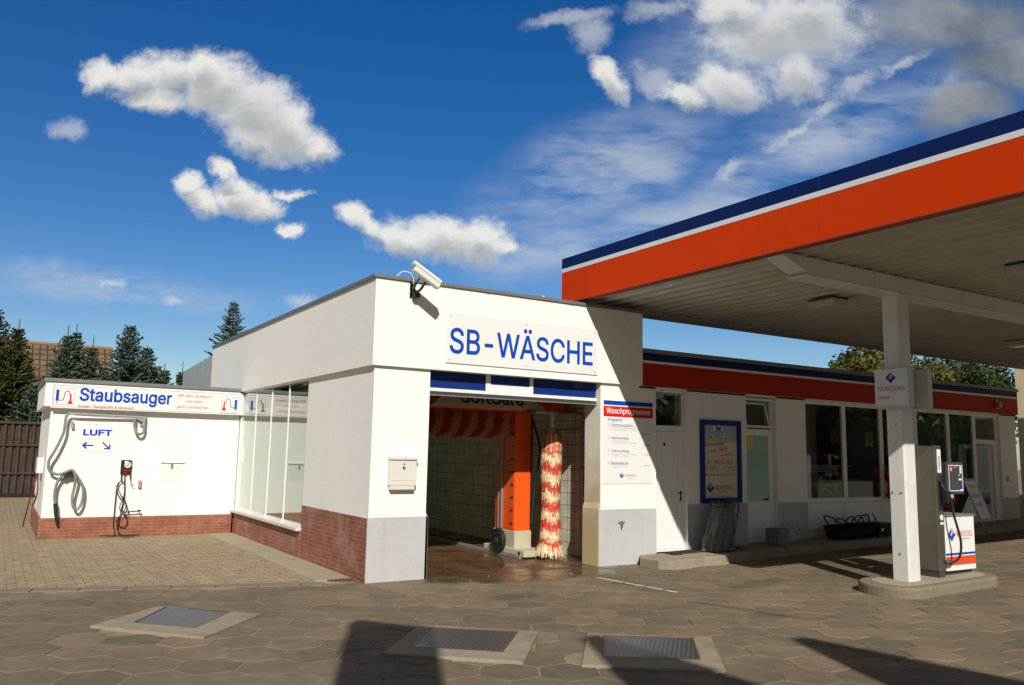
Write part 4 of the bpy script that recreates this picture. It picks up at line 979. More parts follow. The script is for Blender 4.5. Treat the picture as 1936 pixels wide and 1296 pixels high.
# air gauge
S = root('air_gauge', (-1.96, YD, 1.1), 'black tyre air gauge with round dial and tangled black air hose', 'tyre inflator')
b = MB(); rect(b, P, SX(-2.065), SZ(1.115), SX(-1.885), SZ(1.37), .0, .05); build('body', b, M['blackmetal'], S, bevel=.008)
b = MB(); cyl(b, q(-1.955, 1.285, .05), q(-1.955, 1.285, .075), .066, seg=28); build('dial_case', b, M['chrome'], S, bevel=.004)
b = MB(); cyl(b, q(-1.955, 1.285, .075), q(-1.955, 1.285, .078), .058, seg=28); dl = build('dial', b, mat('dial white', (.6, .62, .6), .4), S)
b = MB(); tube(b, [q(-1.98, 1.26, .08), q(-1.93, 1.31, .08)], .004, 5)
for k in range(10):
    a = R(225-k*30); tube(b, [q(-1.955+.042*math.cos(a), 1.285+.042*math.sin(a), .079), q(-1.955+.052*math.cos(a), 1.285+.052*math.sin(a), .079)], .0022, 4)
build('needle', b, M['text_dark'], dl)
b = MB(); cyl(b, q(-1.99, 1.14, .05), q(-1.99, 1.14, .08), .014, seg=10); rect(b, P, SX(-2.02), SZ(1.175), SX(-1.91), SZ(1.19), .05, .053); build('button', b, M['red'], S)
b = MB(); tube(b, [q(-1.89, 1.12, .03), q(-1.885, 1.02, .03)], .014, 8); tube(b, [q(-2.045, 1.12, .04), q(-2.04, .98, .05)], .012, 8); tube(b, spline([q(-1.885, 1.02, .03), q(-1.875, .95, .04), q(-1.86, .90, .06), q(-1.845, .91, .08), q(-1.845, .94, .08)]), .006, 6); build('hose_hook', b, M['darkgrey'], S)
b = MB(); rh = .0085
for hp in ([(-1.99, 1.12, .04), (-1.98, .9, .05), (-1.97, .7, .05), (-1.99, .55, .05), (-2.02, .3, .06), (-2.03, .1, .06), (-1.95, -.0, .08), (-1.72, .012, .14), (-1.70, .012, .20), (-1.95, .012, .22), (-2.1, .012, .25), (-2.22, .012, .24)],
           [(-2.03, 1.0, .06), (-2.10, .93, .06), (-2.11, .82, .07), (-2.05, .70, .07), (-1.99, .66, .07), (-1.975, .8, .06), (-1.99, .95, .06), (-2.05, .98, .06), (-2.09, .88, .05), (-2.03, .74, .06), (-1.98, .68, .08)],
           [(-1.98, .68, .08), (-2.03, .55, .08), (-2.02, .46, .08), (-1.96, .44, .07), (-1.93, .56, .07), (-1.97, .66, .08), (-1.95, .62, .09), (-1.99, .48, .09), (-1.96, .40, .09), (-1.90, .36, .08), (-1.885, .44, .07), (-1.94, .58, .07)],
           [(-2.11, .85, .05), (-2.115, .5, .05), (-2.11, .2, .05), (-2.08, .03, .06), (-2.2, .012, .10), (-2.33, .012, .11), (-2.30, .012, .13), (-2.05, .012, .2), (-1.80, .012, .34), (-1.9, .012, .38), (-2.0, .012, .33), (-1.8, .012, .28)],
           [(-2.07, .26, .05), (-2.0, .38, .07), (-1.93, .35, .08), (-1.885, .25, .07), (-1.93, .16, .07), (-2.0, .17, .06), (-2.05, .24, .05), (-2.03, .1, .05), (-1.98, .03, .06)]):
    tube(b, spline([q(x_, max(z_, .02), d_) for x_, z_, d_ in hp], 10), rh, 6)
build('air_hose', b, M['black'], S, smooth=True)
b = MB(); tube(b, [q(-1.96, .425, .07), q(-1.72, .445, .09)], .011, 8); cyl(b, q(-1.72, .445, .07), q(-1.69, .45, .11), .02, seg=10); build('valve_grip', b, M['blackmetal'], S)
# wall hatch, small hanging weight
S = root('coin_hatch', (-1.16, YD, 1.1), 'white flush hatch with a small lock under a narrow ledge on the yard wall', 'hatch')
b = MB(); rect(b, P, SX(-1.375), SZ(.985), SX(-.975), SZ(1.315), 0, .006); build('door', b, mat('hatch white', (.72, .71, .68), .6), S, bevel=.002)
b = MB(); rect(b, P, SX(-1.385), SZ(1.325), SX(-.955), SZ(1.345), 0, .03); build('ledge', b, M['signwhite'], S)
b = MB(); rect(b, P, SX(-1.20), SZ(1.215), SX(-1.155), SZ(1.31), .006, .012); lk = build('lock_plate', b, M['galv'], S)
b = MB()
for z_ in (1.235, 1.262, 1.29): cyl(b, q(-1.178, z_, .012), q(-1.178, z_, .015), .009, seg=8)
build('keyholes', b, M['black'], lk)
b = MB(); tube(b, [q(-1.73, 1.03, .012), q(-1.725, .99, .02)], .004, 5); oriented(b, q(-1.722, .93, .035), Vector((0.005, 0, -.13)), .055, .045, Vector((0, 1, 0)))
props(build('hanging_weight', b, M['sponge'], loc=tuple(q(-1.73, 1.03, 0)), bevel=.006), 'small brown pear shaped weight hanging right of the air gauge', 'weight')
# white water box on left side wall
S = root('wall_box', (XL-.03, 8.2, 1.1), 'slim white box with dangling leads on the left end wall of the annex', 'electric box')
b = MB(); box(b, XL-.10, XL, 7.6, 8.25, 1.10, 1.38); build('box', b, M['signwhite'], S, bevel=.01)
b = MB(); tube(b, spline([(XL-.06, 8.0, 1.1), (XL-.10, 7.9, .95), (XL-.12, 8.0, .8), (XL-.06, 8.1, .62), (XL-.1, 7.8, .5), (XL-.05, 7.7, .75), (XL-.07, 7.75, 1.1)]), .012, 6); tube(b, spline([(XL-.06, 7.7, 1.1), (XL-.13, 7.5, .85), (XL-.2, 7.9, .3), (XL-.22, 8.1, .1)]), .012, 6); build('leads', b, mat('red brown cable', (.13, .02, .015), .5), S)

# ------------------------------------------------------------------ canopy
XC, YB, YF, XE = 3.295, .50, -6.50, 17.9
ZB, ZT = 3.985, 4.70
C_ = root('canopy', (10, -3, 3.9), 'large flat filling station canopy with orange, white and navy fascia', 'canopy')
def band(z0, z1, off):
    b = MB(); o = off
    box(b, XC-o, XC+.10, YF-o, YB+o, z0, z1); box(b, XE-.10, XE+o, YF-o, YB+o, z0, z1)
    box(b, XC+.10, XE-.10, YF-o, YF+.08, z0, z1); box(b, XC+.10, XE-.10, YB-.08, YB+o, z0, z1); return b
build('orange_fascia', band(ZB, 4.473, 0), M['orange'], C_)
build('white_stripe', band(4.473, 4.535, .003), M['stripewhite'], C_)
build('navy_fascia', band(4.535, ZT, .001), M['navy'], C_)
for yy in (-1.62, -4.30):
    b = MB(); box(b, XC-.0015, XC, yy, yy+.008, ZB, 4.473); build('panel_seam', b, mat('seam', (.40, .04, .003), .6), C_)
    b = MB(); box(b, XC-.0018, XC, yy, yy+.006, 4.54, ZT); build('panel_seam', b, M['signblue'], C_)
b = MB(); box(b, XC-.004, XC+.12, YF-.004, YB+.004, ZB-.015, ZB); build('fascia_edge', b, mat('dark edge', (.25, .03, .01), .5), C_)
b = MB(); box(b, XC+.02, XE-.02, YF+.02, YB-.02, ZT-.12, ZT-.05); build('roof', b, M['trim'], C_)
# soffit of trapezoid ribs running along Y
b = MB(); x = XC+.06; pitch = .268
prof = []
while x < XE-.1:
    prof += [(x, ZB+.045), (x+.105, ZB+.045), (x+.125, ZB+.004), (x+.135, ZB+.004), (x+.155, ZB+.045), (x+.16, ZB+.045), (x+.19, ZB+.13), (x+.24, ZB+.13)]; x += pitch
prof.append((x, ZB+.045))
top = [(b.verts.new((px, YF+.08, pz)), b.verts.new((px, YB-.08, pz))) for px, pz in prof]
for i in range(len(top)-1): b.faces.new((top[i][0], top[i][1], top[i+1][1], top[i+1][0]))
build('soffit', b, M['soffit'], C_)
b = MB(); box(b, XC+.5, XE-.1, YB-.20, YB-.082, ZB-.02, ZB+.04); box(b, XC+.10, XE-.1, YB+.001, YB+.13, ZB-.03, ZB+.10); build('gutter', b, mat('dirty gutter', (.28, .25, .2), .6, dirt=(.07, .06, .04), dirt_amt=.8, dscale=3), C_, bevel=.01)
def beam(xa, xb, yc):
    b = MB(); w = .13
    y0, y1 = yc-w, yc+w; z0, z1 = ZB-.20, ZB+.02
    for ya, yb_ in ((y0, y1),):
        hexa(b, [(xa, ya, z1-.02), (xa+.50, ya, z0+.01), (xb-.5, ya, z0+.01), (xb, ya, z1-.02), (xb, ya, z1), (xa, ya, z1)][::-1], [(xa, yb_, z1-.02), (xa+.50, yb_, z0+.01), (xb-.5, yb_, z0+.01), (xb, yb_, z1-.02), (xb, yb_, z1), (xa, yb_, z1)][::-1])
    box(b, xa+.42, xb-.42, y0-.02, y1+.02, z0-.012, z0+.008)
    build('beam', b, M['column'], C_, bevel=.006)
beam(XC+.10, XE-.12, -3.56)
cx0, cx1, cy0, cy1 = 5.625, 5.865, -3.68, -3.44
def column(x0, x1, z0):
    b = MB(); c = .022
    ring = [(x0+c, cy0), (x1-c, cy0), (x1, cy0+c), (x1, cy1-c), (x1-c, cy1), (x0+c, cy1), (x0, cy1-c), (x0, cy0+c)]
    hexa(b, [(px, py, z0) for px, py in ring], [(px, py, ZB-.21) for px, py in ring])
    co = build('column', b, M['column'], C_)
    b = MB(); box(b, x0-.03, x1+.03, cy0-.03, cy1+.03, ZB-.225, ZB-.208); build('cap_plate', b, M['column'], co)
    for yy, zz in ((cy0+.06, 1.25), (cy1-.06, 1.25), (cy0+.11, .50), (cy0+.10, 2.1)):
        b = MB(); cyl(b, (x0-.012, yy, zz), (x0+.001, yy, zz), .012, seg=8); build('bolt', b, M['galv'], co)
column(cx0, cx1, .155)
column(13.2, 13.44, .2)
# ceiling lamps
for (x0, y0, lb) in ((6.05, -2.42, 'grey box lamp under the canopy, left of the near column'), (5.97, -5.30, 'grey box lamp under the canopy nearest the viewer, at the right edge'), (12.35, -2.05, 'farthest grey box lamp under the canopy, right of the near column')):
    S = root('canopy_lamp', (x0+.16, y0+.22, ZB), lb, 'lamp', 'box lamps under the canopy')
    b = MB(); box(b, x0, x0+.32, y0, y0+.45, ZB-.115, ZB-.015); build('housing', b, mat('lamp grey', (.50, .49, .46), .45), S, bevel=.008)
    b = MB(); box(b, x0-.006, x0+.326, y0-.006, y0+.456, ZB-.015, ZB+.012); build('mounting_frame', b, M['darkgrey'], S)
    b = MB(); box(b, x0+.03, x0+.29, y0+.03, y0+.42, ZB-.12, ZB-.115); build('diffuser', b, mat('diffuser', (.45, .45, .46), .2), S)

# sign boxes on column
def lightbox(x0, x1, lab, face):
    S = root('column_sign', ((x0+x1)/2, -3.6, 2.3), lab, 'sign', 'lit sign boxes on the canopy column')
    b = MB(); box(b, x0, x1, -3.865, -3.38, 2.315, 2.815); build('case', b, mat('box grey', (.50, .50, .49), .45, var=.04), S, bevel=.012)
    b = MB(); box(b, cx0-.03 if face else x1-.002, cx0 if face else x1, -3.7, -3.5, 2.36, 2.42); box(b, x1 if face else cx1, cx0 if face else x0, -3.60, -3.52, 2.37, 2.43); build('bracket', b, M['galv'], S)
    P = Plane((x0, -3.38, 2.315), '-x')
    b = MB(); rect(b, P, .02, .02, .465, .48, 0, .004); build('face', b, mat('sign acrylic', (.60, .60, .60), .3, var=.02), S)
    if face:
        logo(P, .235, .37, .072, S, .005)
        b = MB(); text(b, P, 'NORDOEL', .055, .205, .37, .058, d=.005, bold=.004); build('red_lettering', b, M['red'], S)
        b = MB(); text(b, P, 'Diesel', .06, .10, .15, .048, d=.005, bold=.004); build('lettering', b, M['text_dark'], S)
lightbox(5.50, 5.595, 'white box sign with diamond logo and the word Diesel on the canopy column', True)
lightbox(5.90, 5.995, 'blank back sign box half hidden behind the canopy column', False)

# ------------------------------------------------------------------ pump island and pump
def rounded(x0, x1, y0, y1, r, n=8):
    pts = []
    for cx_, cy_, a0_ in ((x1-r, y0+r, -90), (x1-r, y1-r, 0), (x0+r, y1-r, 90), (x0+r, y0+r, 180)):
        for k in range(n+1):
            a = R(a0_+90*k/n); pts.append((cx_+r*math.cos(a), cy_+r*math.sin(a)))
    return pts
b = MB(); pts = rounded(5.12, 7.36, -3.98, -3.12, .40)
hexa(b, [(x, y, gz(x)-.1) for x, y in pts], [(x, y, .160+.018*(x-5.6)) for x, y in pts])
S = root('pump_island', (6.3, -3.55, .1), 'rounded concrete kerb island carrying the column and the pump', 'kerb island')
build('kerb_ring', b, mat('island kerb', (.21, .18, .13), .9, var=.2, fine=.2, spec=.2, dirt=(.10, .08, .05), dirt_amt=.6, dscale=3), S, bevel=.03)
b = MB(); pts = rounded(5.26, 7.22, -3.84, -3.26, .28); hexa(b, [(x, y, .1) for x, y in pts], [(x, y, .166+.018*(x-5.6)) for x, y in pts]); build('island_top', b, M['floortile'], S)
Z0p = .195
U = root('fuel_pump', (6.8, -3.5, .2), 'stainless steel diesel pump with white and orange front on the kerb island', 'fuel pump')
b = MB(); box(b, 6.25, 6.40, -3.69, -3.36, .26, 1.85); build('tower', b, M['steel'], U, bevel=.008)
b = MB(); box(b, 6.262, 6.39, -3.68, -3.37, .15, .26); box(b, 6.42, 7.14, -3.60, -3.28, .15, .27); build('plinth', b, M['darkgrey'], U)
P = Plane((0, -3.69, 0), '-y')
b = MB(); rect(b, P, 6.305, 1.50, 6.385, 1.80, .0, .006); build('label_strip', b, M['signwhite'], U)
b = MB(); text(b, P, 'Diesel', 6.362, 1.545, .17, .045, d=.007, bold=.01, rot=math.pi/2); build('label_lettering', b, M['text_dark'], U)
b = MB(); rect(b, P, 6.30, 1.02, 6.39, 1.46, -.0, .003); build('nozzle_boot', b, M['black'], U)
b = MB(); cyl(b, (6.345, -3.69, .93), (6.345, -3.694, .93), .036, seg=16); rect(b, P, 6.315, .84, 6.38, .87, .0, .004); build('sticker', b, M['signwhite'], U)
b = MB(); box(b, 6.455, 7.145, -3.64, -3.28, .27, .93); box(b, 6.40, 6.455, -3.55, -3.30, .27, 1.6); build('cabinet', b, M['steel'], U, bevel=.006)
b = MB(); box(b, 6.44, 7.165, -3.67, -3.27, .93, .955); build('cabinet_lid', b, M['galv'], U, bevel=.004)
P = Plane((0, -3.645, 0), '-y')
b = MB(); rect(b, P, 6.458, .245, 7.142, .925, 0, .018); dr = build('front_door', b, M['signwhite'], U, bevel=.004)
b = MB(); rect(b, P, 6.458, .44, 7.142, .468, .0182, .0195); build('blue_stripe', b, M['signblue'], dr)
b = MB(); rect(b, P, 6.458, .312, 7.142, .425, .0182, .0195); text(b, P, 'NORDOEL', 6.70, .672, .40, .075, d=.020); build('orange_stripe', b, mat('orange print', (.70, .075, .015), .4), dr)
b = MB(); text(b, P, 'Zapfpunkt Tankstelle', 6.80, .368, .18, .02, d=.021); text(b, P, 'Bitte Motor abstellen und nicht rauchen', 6.72, .33, .34, .02, d=.021); text(b, P, 'Mineralölhandel', 6.78, .635, .24, .02, d=.020); cyl(b, P(6.80, .895, .018), P(6.80, .895, .021), .007, seg=8); build('small_print', b, M['text_grey'], dr)
logo(P, 6.60, .70, .085, dr, .020)
b = MB(); box(b, 6.40, 6.94, -3.60, -3.44, 1.24, 1.30); box(b, 6.56, 6.96, -3.66, -3.42, 1.22, 1.64); dsp = build('display', b, M['darkgrey'], U, bevel=.008)
P = Plane((0, -3.66, 0), '-y')
b = MB(); frame(b, P, 6.61, 1.26, 6.935, 1.60, .010, 0, .003); rect(b, P, 6.87, 1.49, 6.905, 1.58, .0, .004); rect(b, P, 6.84, 1.40, 6.90, 1.425, 0, .004); rect(b, P, 6.84, 1.46, 6.86, 1.475, 0, .004); rect(b, P, 6.87, 1.27, 6.92, 1.285, 0, .004); text(b, P, 'Diesel', 6.72, 1.565, .09, .012, d=.003); build('display_frame', b, M['signwhite'], dsp)
b = MB(); cyl(b, P(6.665, 1.545, 0), P(6.665, 1.545, .004), .036, seg=18); build('warning_disc', b, M['red'], dsp)
b = MB(); text(b, P, '5', 6.65, 1.525, .03, .04, d=.005, bold=.03); build('disc_digit', b, M['signwhite'], dsp)
b = MB(); rect(b, P, 6.87, 1.29, 6.92, 1.34, 0, .004); build('blue_field', b, M['signblue'], dsp)
b = MB(); tube(b, [(6.33, -3.71, 1.36), (6.37, -3.75, 1.27), (6.40, -3.78, 1.20)], .018, 8); tube(b, [(6.31, -3.72, 1.40), (6.345, -3.72, 1.29)], .012, 8); box(b, 6.33, 6.42, -3.79, -3.72, 1.12, 1.27); tube(b, [(6.39, -3.79, 1.20), (6.43, -3.80, 1.05)], .014, 8); nz = build('nozzle', b, M['black'], U, bevel=.006)
b = MB(); box(b, 6.40, 6.46, -3.80, -3.74, 1.18, 1.225); build('nozzle_band', b, M['skyprint'], nz)
b = MB(); tube(b, [(6.30, -3.70, 1.44), (6.33, -3.73, 1.33)], .008, 6); build('spout', b, M['chrome'], nz)
b = MB(); tube(b, spline([(6.425, -3.80, 1.06), (6.43, -3.81, .95), (6.46, -3.83, .80), (6.50, -3.84, .62), (6.49, -3.82, .45), (6.43, -3.76, .37), (6.39, -3.70, .37)], 12), .0155, 8); build('hose', b, M['black'], U, smooth=True)
b = MB(); cyl(b, (6.38, -3.69, .37), (6.44, -3.73, .37), .028, seg=10); build('hose_coupling', b, M['darkgrey'], U)

# ------------------------------------------------------------------ shop
Q = root('shop_building', (10, 0, 0), 'long low white filling station shop with red fascia and window front', 'shop')
XR = 15.72
def wallseg(x0, x1, z0, z1): box(b, x0, x1, 0, .28, z0, z1)
b = MB()
box(b, 4.50, 4.83, .0-.0+.392, .6, 0, 2.73)
wallseg(5.47, 6.86, 0, H0); wallseg(7.63, 8.42, 0, H0); wallseg(15.05, XR, 0, H0)
box(b, XR-.25, XR, .28, 8, 0, H0); box(b, 4.5, XR, 7.8, 8.0, 0, H0); box(b, 4.46, XR, 0.0, .28, 2.70, 3.2)
build('wall', b, M['stucco'], Q)
for x0, x1 in ((5.47, 6.86), (7.63, 8.42), (15.05, XR+.004)):
    b = MB(); box(b, x0, x1, -.006, 0, 0, .875); build('dado', b, M['grey'], Q)
ye = -.03
b = MB(); box(b, 4.488, XR+.12, ye, 0, 2.735, 3.10); box(b, XR, XR+.12, 0, 8, 2.735, 3.10); build('red_fascia', b, M['redfascia'], Q)
b = MB(); box(b, 4.488, XR+.122, ye-.003, 0, 3.10, 3.14); box(b, XR, XR+.122, 0, 8, 3.10, 3.14); build('white_stripe', b, M['stripewhite'], Q)
b = MB(); box(b, 4.488, XR+.12, ye, 0, 3.14, 3.262); box(b, XR, XR+.12, 0, 8, 3.14, 3.262); build('navy_fascia', b, M['navy'], Q)
b = MB(); box(b, 4.488, XR+.15, ye-.03, .3, 3.262, 3.33); box(b, XR-.1, XR+.15, .3, 8, 3.262, 3.33); build('roof_edge', b, M['trim'], Q, bevel=.005)
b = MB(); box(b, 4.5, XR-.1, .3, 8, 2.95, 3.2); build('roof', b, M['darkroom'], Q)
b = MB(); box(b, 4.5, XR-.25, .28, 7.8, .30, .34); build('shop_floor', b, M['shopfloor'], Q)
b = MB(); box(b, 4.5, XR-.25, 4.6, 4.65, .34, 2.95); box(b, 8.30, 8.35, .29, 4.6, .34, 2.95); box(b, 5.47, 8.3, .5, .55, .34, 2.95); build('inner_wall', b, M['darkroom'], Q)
P = Plane((0, .09, 0), '-y')
# staff door
b = MB(); frame(b, P, 4.83, gz(5)+.13, 5.465, 2.70, .035, -.03, .02); rect(b, P, 4.865, 2.04, 5.43, 2.13, -.02, .018); fr = build('door_frame', b, M['pvc'], Q)
b = MB(); rect(b, P, 4.868, gz(5)+.165, 5.427, 2.035, -.02, .006); frame(b, P, 4.868, gz(5)+.165, 5.427, 2.035, .075, .006, .022); dr = build('door', b, M['pvc'], Q, bevel=.003)
b = MB(); tube(b, [P(5.385, 1.06, .02), P(5.385, 1.06, .06), P(5.29, 1.06, .065)], .009, 8); rect(b, P, 5.37, .93, 5.40, 1.09, .02, .028); cyl(b, P(5.385, .95, .028), P(5.385, .95, .035), .012, seg=10); build('handle', b, M['blackmetal'], dr)
b = MB(); cyl(b, P(5.05, 1.83, .006), P(5.05, 1.83, .02), .022, seg=12); build('peephole', b, M['black'], dr)
b = MB(); quad(b, P, 4.865, 2.13, 5.43, 2.665, -.012, -.004); build('pane', b, M['glass'], fr, normals=False)
# narrow frosted window
b = MB(); frame(b, P, 6.865, gz(7)+.13, 7.62, 2.68, .045, -.03, .02)
rect(b, P, 6.91, 2.03, 7.575, 2.14, -.02, .019); rect(b, P, 6.91, .80, 7.575, .90, -.02, .019); rect(b, P, 6.91, gz(7)+.13+.045, 7.575, .80, -.02, .004); rect(b, P, 6.91, gz(7)+.3, 7.575, gz(7)+.305, .004, .006); rect(b, P, 7.50, .9, 7.575, 2.03, -.02, .015)
w2 = build('window_frame', b, M['pvc'], Q)
b = MB(); rect(b, P, 6.91, .90, 7.50, 2.03, -.012, -.004); build('frosted_pane', b, M['frost'], w2)
b = MB(); rect(b, P, 6.915, 1.76, 7.14, 2.025, -.003, -.001); build('paper_notice', b, M['yellow'], w2)
b = MB(); rect(b, P, 7.38, .91, 7.49, .945, -.003, .0); build('vent_label', b, M['black'], w2)
b = MB(); rect(b, P, 6.91, 2.14, 7.575, 2.635, -.16, -.15); build('blind', b, mat('dark curtain', (.10, .09, .08), .8, var=.3, vscale=20, stretch=(1, 1, .02)), w2)
b = MB(); Pt = custom_plane((6.93, .085, 2.16), (1, 0, 0), (0, .13, .48)); frame(b, Pt, 0, 0, .63, .47, .04, 0, .025); sash = build('tilted_sash', b, M['pvc'], w2)
b = MB(); quad(b, Pt, .04, .04, .59, .43, .008, .014); build('pane', b, M['glass'], sash, normals=False)
# shop front
segs = [(8.42, 9.62), (9.62, 10.78), (10.78, 11.95), (11.95, 13.13), (13.13, 14.13)]
for x0, x1 in segs:
    zb = gz(x0)+.12
    b = MB(); frame(b, P, x0+.001, .88, x1-.001, 2.70, .05, -.03, .02); rect(b, P, x0+.001, zb, x1-.001, .88, -.02, .008)
    frame(b, P, x0+.05, zb+.10, x1-.05, .855, .003, .008, .0095)
    f_ = build('window_frame', b, M['pvc'], Q, bevel=.003)
    b = MB(); quad(b, P, x0+.05, .93, x1-.05, 2.65, -.012, -.004); build('pane', b, M['glass'], f_, normals=False)
    b = MB(); rect(b, P, x0+.055, zb+.135, x1-.055, zb+.139, .008, .0095); rect(b, P, x1-.062, zb+.14, x1-.058, .85, .008, .0095); rect(b, P, x0+.055, .845, x1-.055, .849, .008, .0095); build('panel_joint', b, M['darkgrey'], f_)
b = MB(); frame(b, P, 14.13, gz(14)+.13, 15.05, 2.70, .06, -.03, .02); rect(b, P, 14.19, 2.04, 14.99, 2.14, -.02, .019); rect(b, P, 14.99-.1, gz(14)+.15, 14.99, 2.04, -.02, .015); ef = build('entrance_frame', b, M['pvc'], Q)
b = MB(); quad(b, P, 14.19, 2.14, 14.99, 2.64, -.012, -.004); build('pane', b, M['glass'], ef, normals=False)
Pd_ = custom_plane((14.86, .10, .36), (-.55, .83, 0), (0, 0, 1))
b = MB(); frame(b, Pd_, 0, 0, .66, 1.67, .075, 0, .04); rect(b, Pd_, .075, .62, .585, .70, .0, .04); ed = build('open_door', b, M['pvc'], Q, label='glazed entrance door standing open')
b = MB(); quad(b, Pd_, .075, .70, .585, 1.595, .015, .022); quad(b, Pd_, .075, .075, .585, .62, .015, .022); build('pane', b, M['glass'], ed, normals=False)
# shop contents seen dimly: shelves
def shelf(x, y, lab, n):
    S = root('display_shelf', (x, y, .34), lab, 'shelf', 'goods shelves behind the shop windows')
    b = MB(); box(b, x-.5, x+.5, y-.02, y, .34, 1.75)
    for z in (.45, .8, 1.15, 1.5): box(b, x-.5, x+.5, y-.35, y-.02, z, z+.02)
    build('rack', b, M['galv'], S)
    rr = random.Random(n)
    for key in ('red', 'yellow', 'signwhite', 'signblue', 'greenprint'):
        b = MB()
        for z in (.47, .82, 1.17, 1.52):
            for kx in range(9):
                if rr.random() < .24: xx = x-.48+kx*.105; box(b, xx, xx+.085, y-.30, y-.08, z, z+rr.uniform(.1, .26))
        if len(b.faces): build('goods', b, M[key], S)
        else: b.free()
for i, (x, y, l_) in enumerate(((9.3, 1.15, 'goods shelf behind the left shop window'), (10.6, 1.35, 'goods shelf behind the second shop window'), (12.6, 1.15, 'goods shelf behind the window right of the column'), (13.7, 1.3, 'goods shelf beside the shop entrance'))): shelf(x, y, l_, i)
S = root('strip_light', (9.9, 2.6, 1.9), 'two short lit tubes glowing inside the shop behind the first windows', 'light')
b = MB(); box(b, 9.55, 10.25, 3.0, 3.03, 1.66, 1.68); box(b, 10.75, 11.5, 3.0, 3.03, 1.66, 1.68); build('tube', b, M['tube'], S)
b = MB(); box(b, 9.5, 11.55, 3.03, 3.07, 1.64, 1.70); build('housing', b, M['darkgrey'], S)
for (x0, z0, key) in ((9.28, 1.93, 'red'), (10.33, 1.90, 'yellow'), (12.3, 1.6, 'signwhite')):
    b = MB(); rect(b, P, x0, z0, x0+.24, z0+.30, -.03, -.028); build('window_poster', b, mat('dim poster', {'red': (.16, .03, .02), 'yellow': (.25, .22, .06), 'signwhite': (.3, .3, .3)}[key], .6, var=.3, vscale=8), Q)
# fascia lamp + door bell
b = MB(); cyl(b, (14.9, -.10, 2.86), (14.9, -.10, 3.0), .06, .04, 14); box(b, 14.88, 14.97, -.05, -.03, 2.84, 3.04)
props(build('wall_lamp', b, M['galv'], loc=(14.9, -.03, 2.9), bevel=.005), 'small grey lamp on the red fascia above the shop entrance', 'lamp')
b = MB(); box(b, 15.22, 15.29, -.03, 0, 1.22, 1.34); props(build('bell_box', b, M['galv'], loc=(15.25, 0, 1.28), bevel=.006), 'small grey bell box on the wall right of the shop door', 'bell')
# small dark box on shop window frame
# poster case
S = root('poster_case', (6.22, 0, .9), 'heating oil poster in a bright blue frame on the white shop wall', 'poster')
P = Plane((5.75, 0, .89), '-y'); Wp, Hp = .945, 1.365
b = MB(); frame(b, P, 0, 0, Wp, Hp, .085, 0, .045); build('case_frame', b, mat('blue frame', (.003, .022, .20), .5, spec=.25), S, bevel=.006)
b = MB(); rect(b, P, .085, .085, Wp-.085, Hp-.085, 0, .012); build('poster_sheet', b, mat('cream poster', (.66, .61, .47), .6, var=.03, spec=.2), S)
b = MB(); rect(b, P, .085, 1.04, Wp-.085, Hp-.085, .0122, .013); build('printed_sky', b, M['skyprint'], S)
b = MB(); poly(b, P, [(.085, 1.0), (Wp-.085, 1.0), (Wp-.085, 1.09), (.62, 1.12), (.45, 1.06), (.25, 1.11), (.085, 1.13)], .0132, .014); build('printed_hill', b, M['greenprint'], S)
b = MB()
for cx_, cz_, r_ in ((.37, 1.22, .055), (.43, 1.245, .06), (.48, 1.21, .05), (.27, 1.09, .03), (.56, 1.085, .03), (.30, 1.10, .022)): cyl(b, P(cx_, cz_, .014), P(cx_, cz_, .0148), r_, seg=16)
build('printed_shapes', b, M['signwhite'], S)
b = MB(); poly(b, P, [(.35, 1.17), (.50, 1.17), (.50, 1.20), (.42, 1.22), (.35, 1.20)], .015, .0155); poly(b, P, [(.20, 1.09), (.24, 1.04), (.30, 1.09)], .015, .0155); poly(b, P, [(.53, 1.09), (.60, 1.04), (.64, 1.07)], .015, .0155)
for k in range(6): rect(b, P, .54+k*.035, 1.19, .552+k*.035, 1.196, .0132, .014)
build('printed_lines', b, M['wood'], S)
b = MB(); text(b, P, 'Wärme tanken', .10, .915, .46, .065, d=.0135, shear=.25, bold=.006, rot=R(5)); text(b, P, 'mit Marken', .18, .83, .23, .04, d=.0135, shear=.2, rot=R(4)); text(b, P, 'von NORDOEL', .47, .765, .33, .042, d=.0135, shear=.25, rot=R(3)); text(b, P, 'Wir freuen uns auf Ihren Anruf.', .10, .445, .72, .042, d=.0135); text(b, P, 'Mineralölhandel', .40, .178, .23, .025, d=.0135); text(b, P, 'www.nordoel.de', .38, .10, .26, .022, d=.0135); build('lettering', b, M['text_mid'], S)
b = MB(); text(b, P, 'Heizöl', .43, .845, .21, .075, d=.0135, shear=.3, bold=.008, rot=R(4)); text(b, P, 'Ihr Heizöl-Ruf:', .145, .63, .64, .09, d=.0135); text(b, P, '0451 - 5 29 21', .215, .52, .63, .085, d=.0135); text(b, P, 'NORDOEL', .325, .21, .44, .085, d=.0135, bold=.003)
P2 = P
for k in range(24):
    a = 2*math.pi*k/24; a2 = 2*math.pi*(k+1)/24
    poly(b, P, [(.15+.038*math.cos(a), .562+.038*math.sin(a)), (.15+.038*math.cos(a2), .562+.038*math.sin(a2)), (.15+.032*math.cos(a2), .562+.032*math.sin(a2)), (.15+.032*math.cos(a), .562+.032*math.sin(a))], .0132, .014)
poly(b, P, [(.13, .54), (.142, .535), (.165, .58), (.155, .592)], .0132, .014)
build('red_lettering', b, M['red'], S)
logo(P, .225, .245, .085, S, .0135)

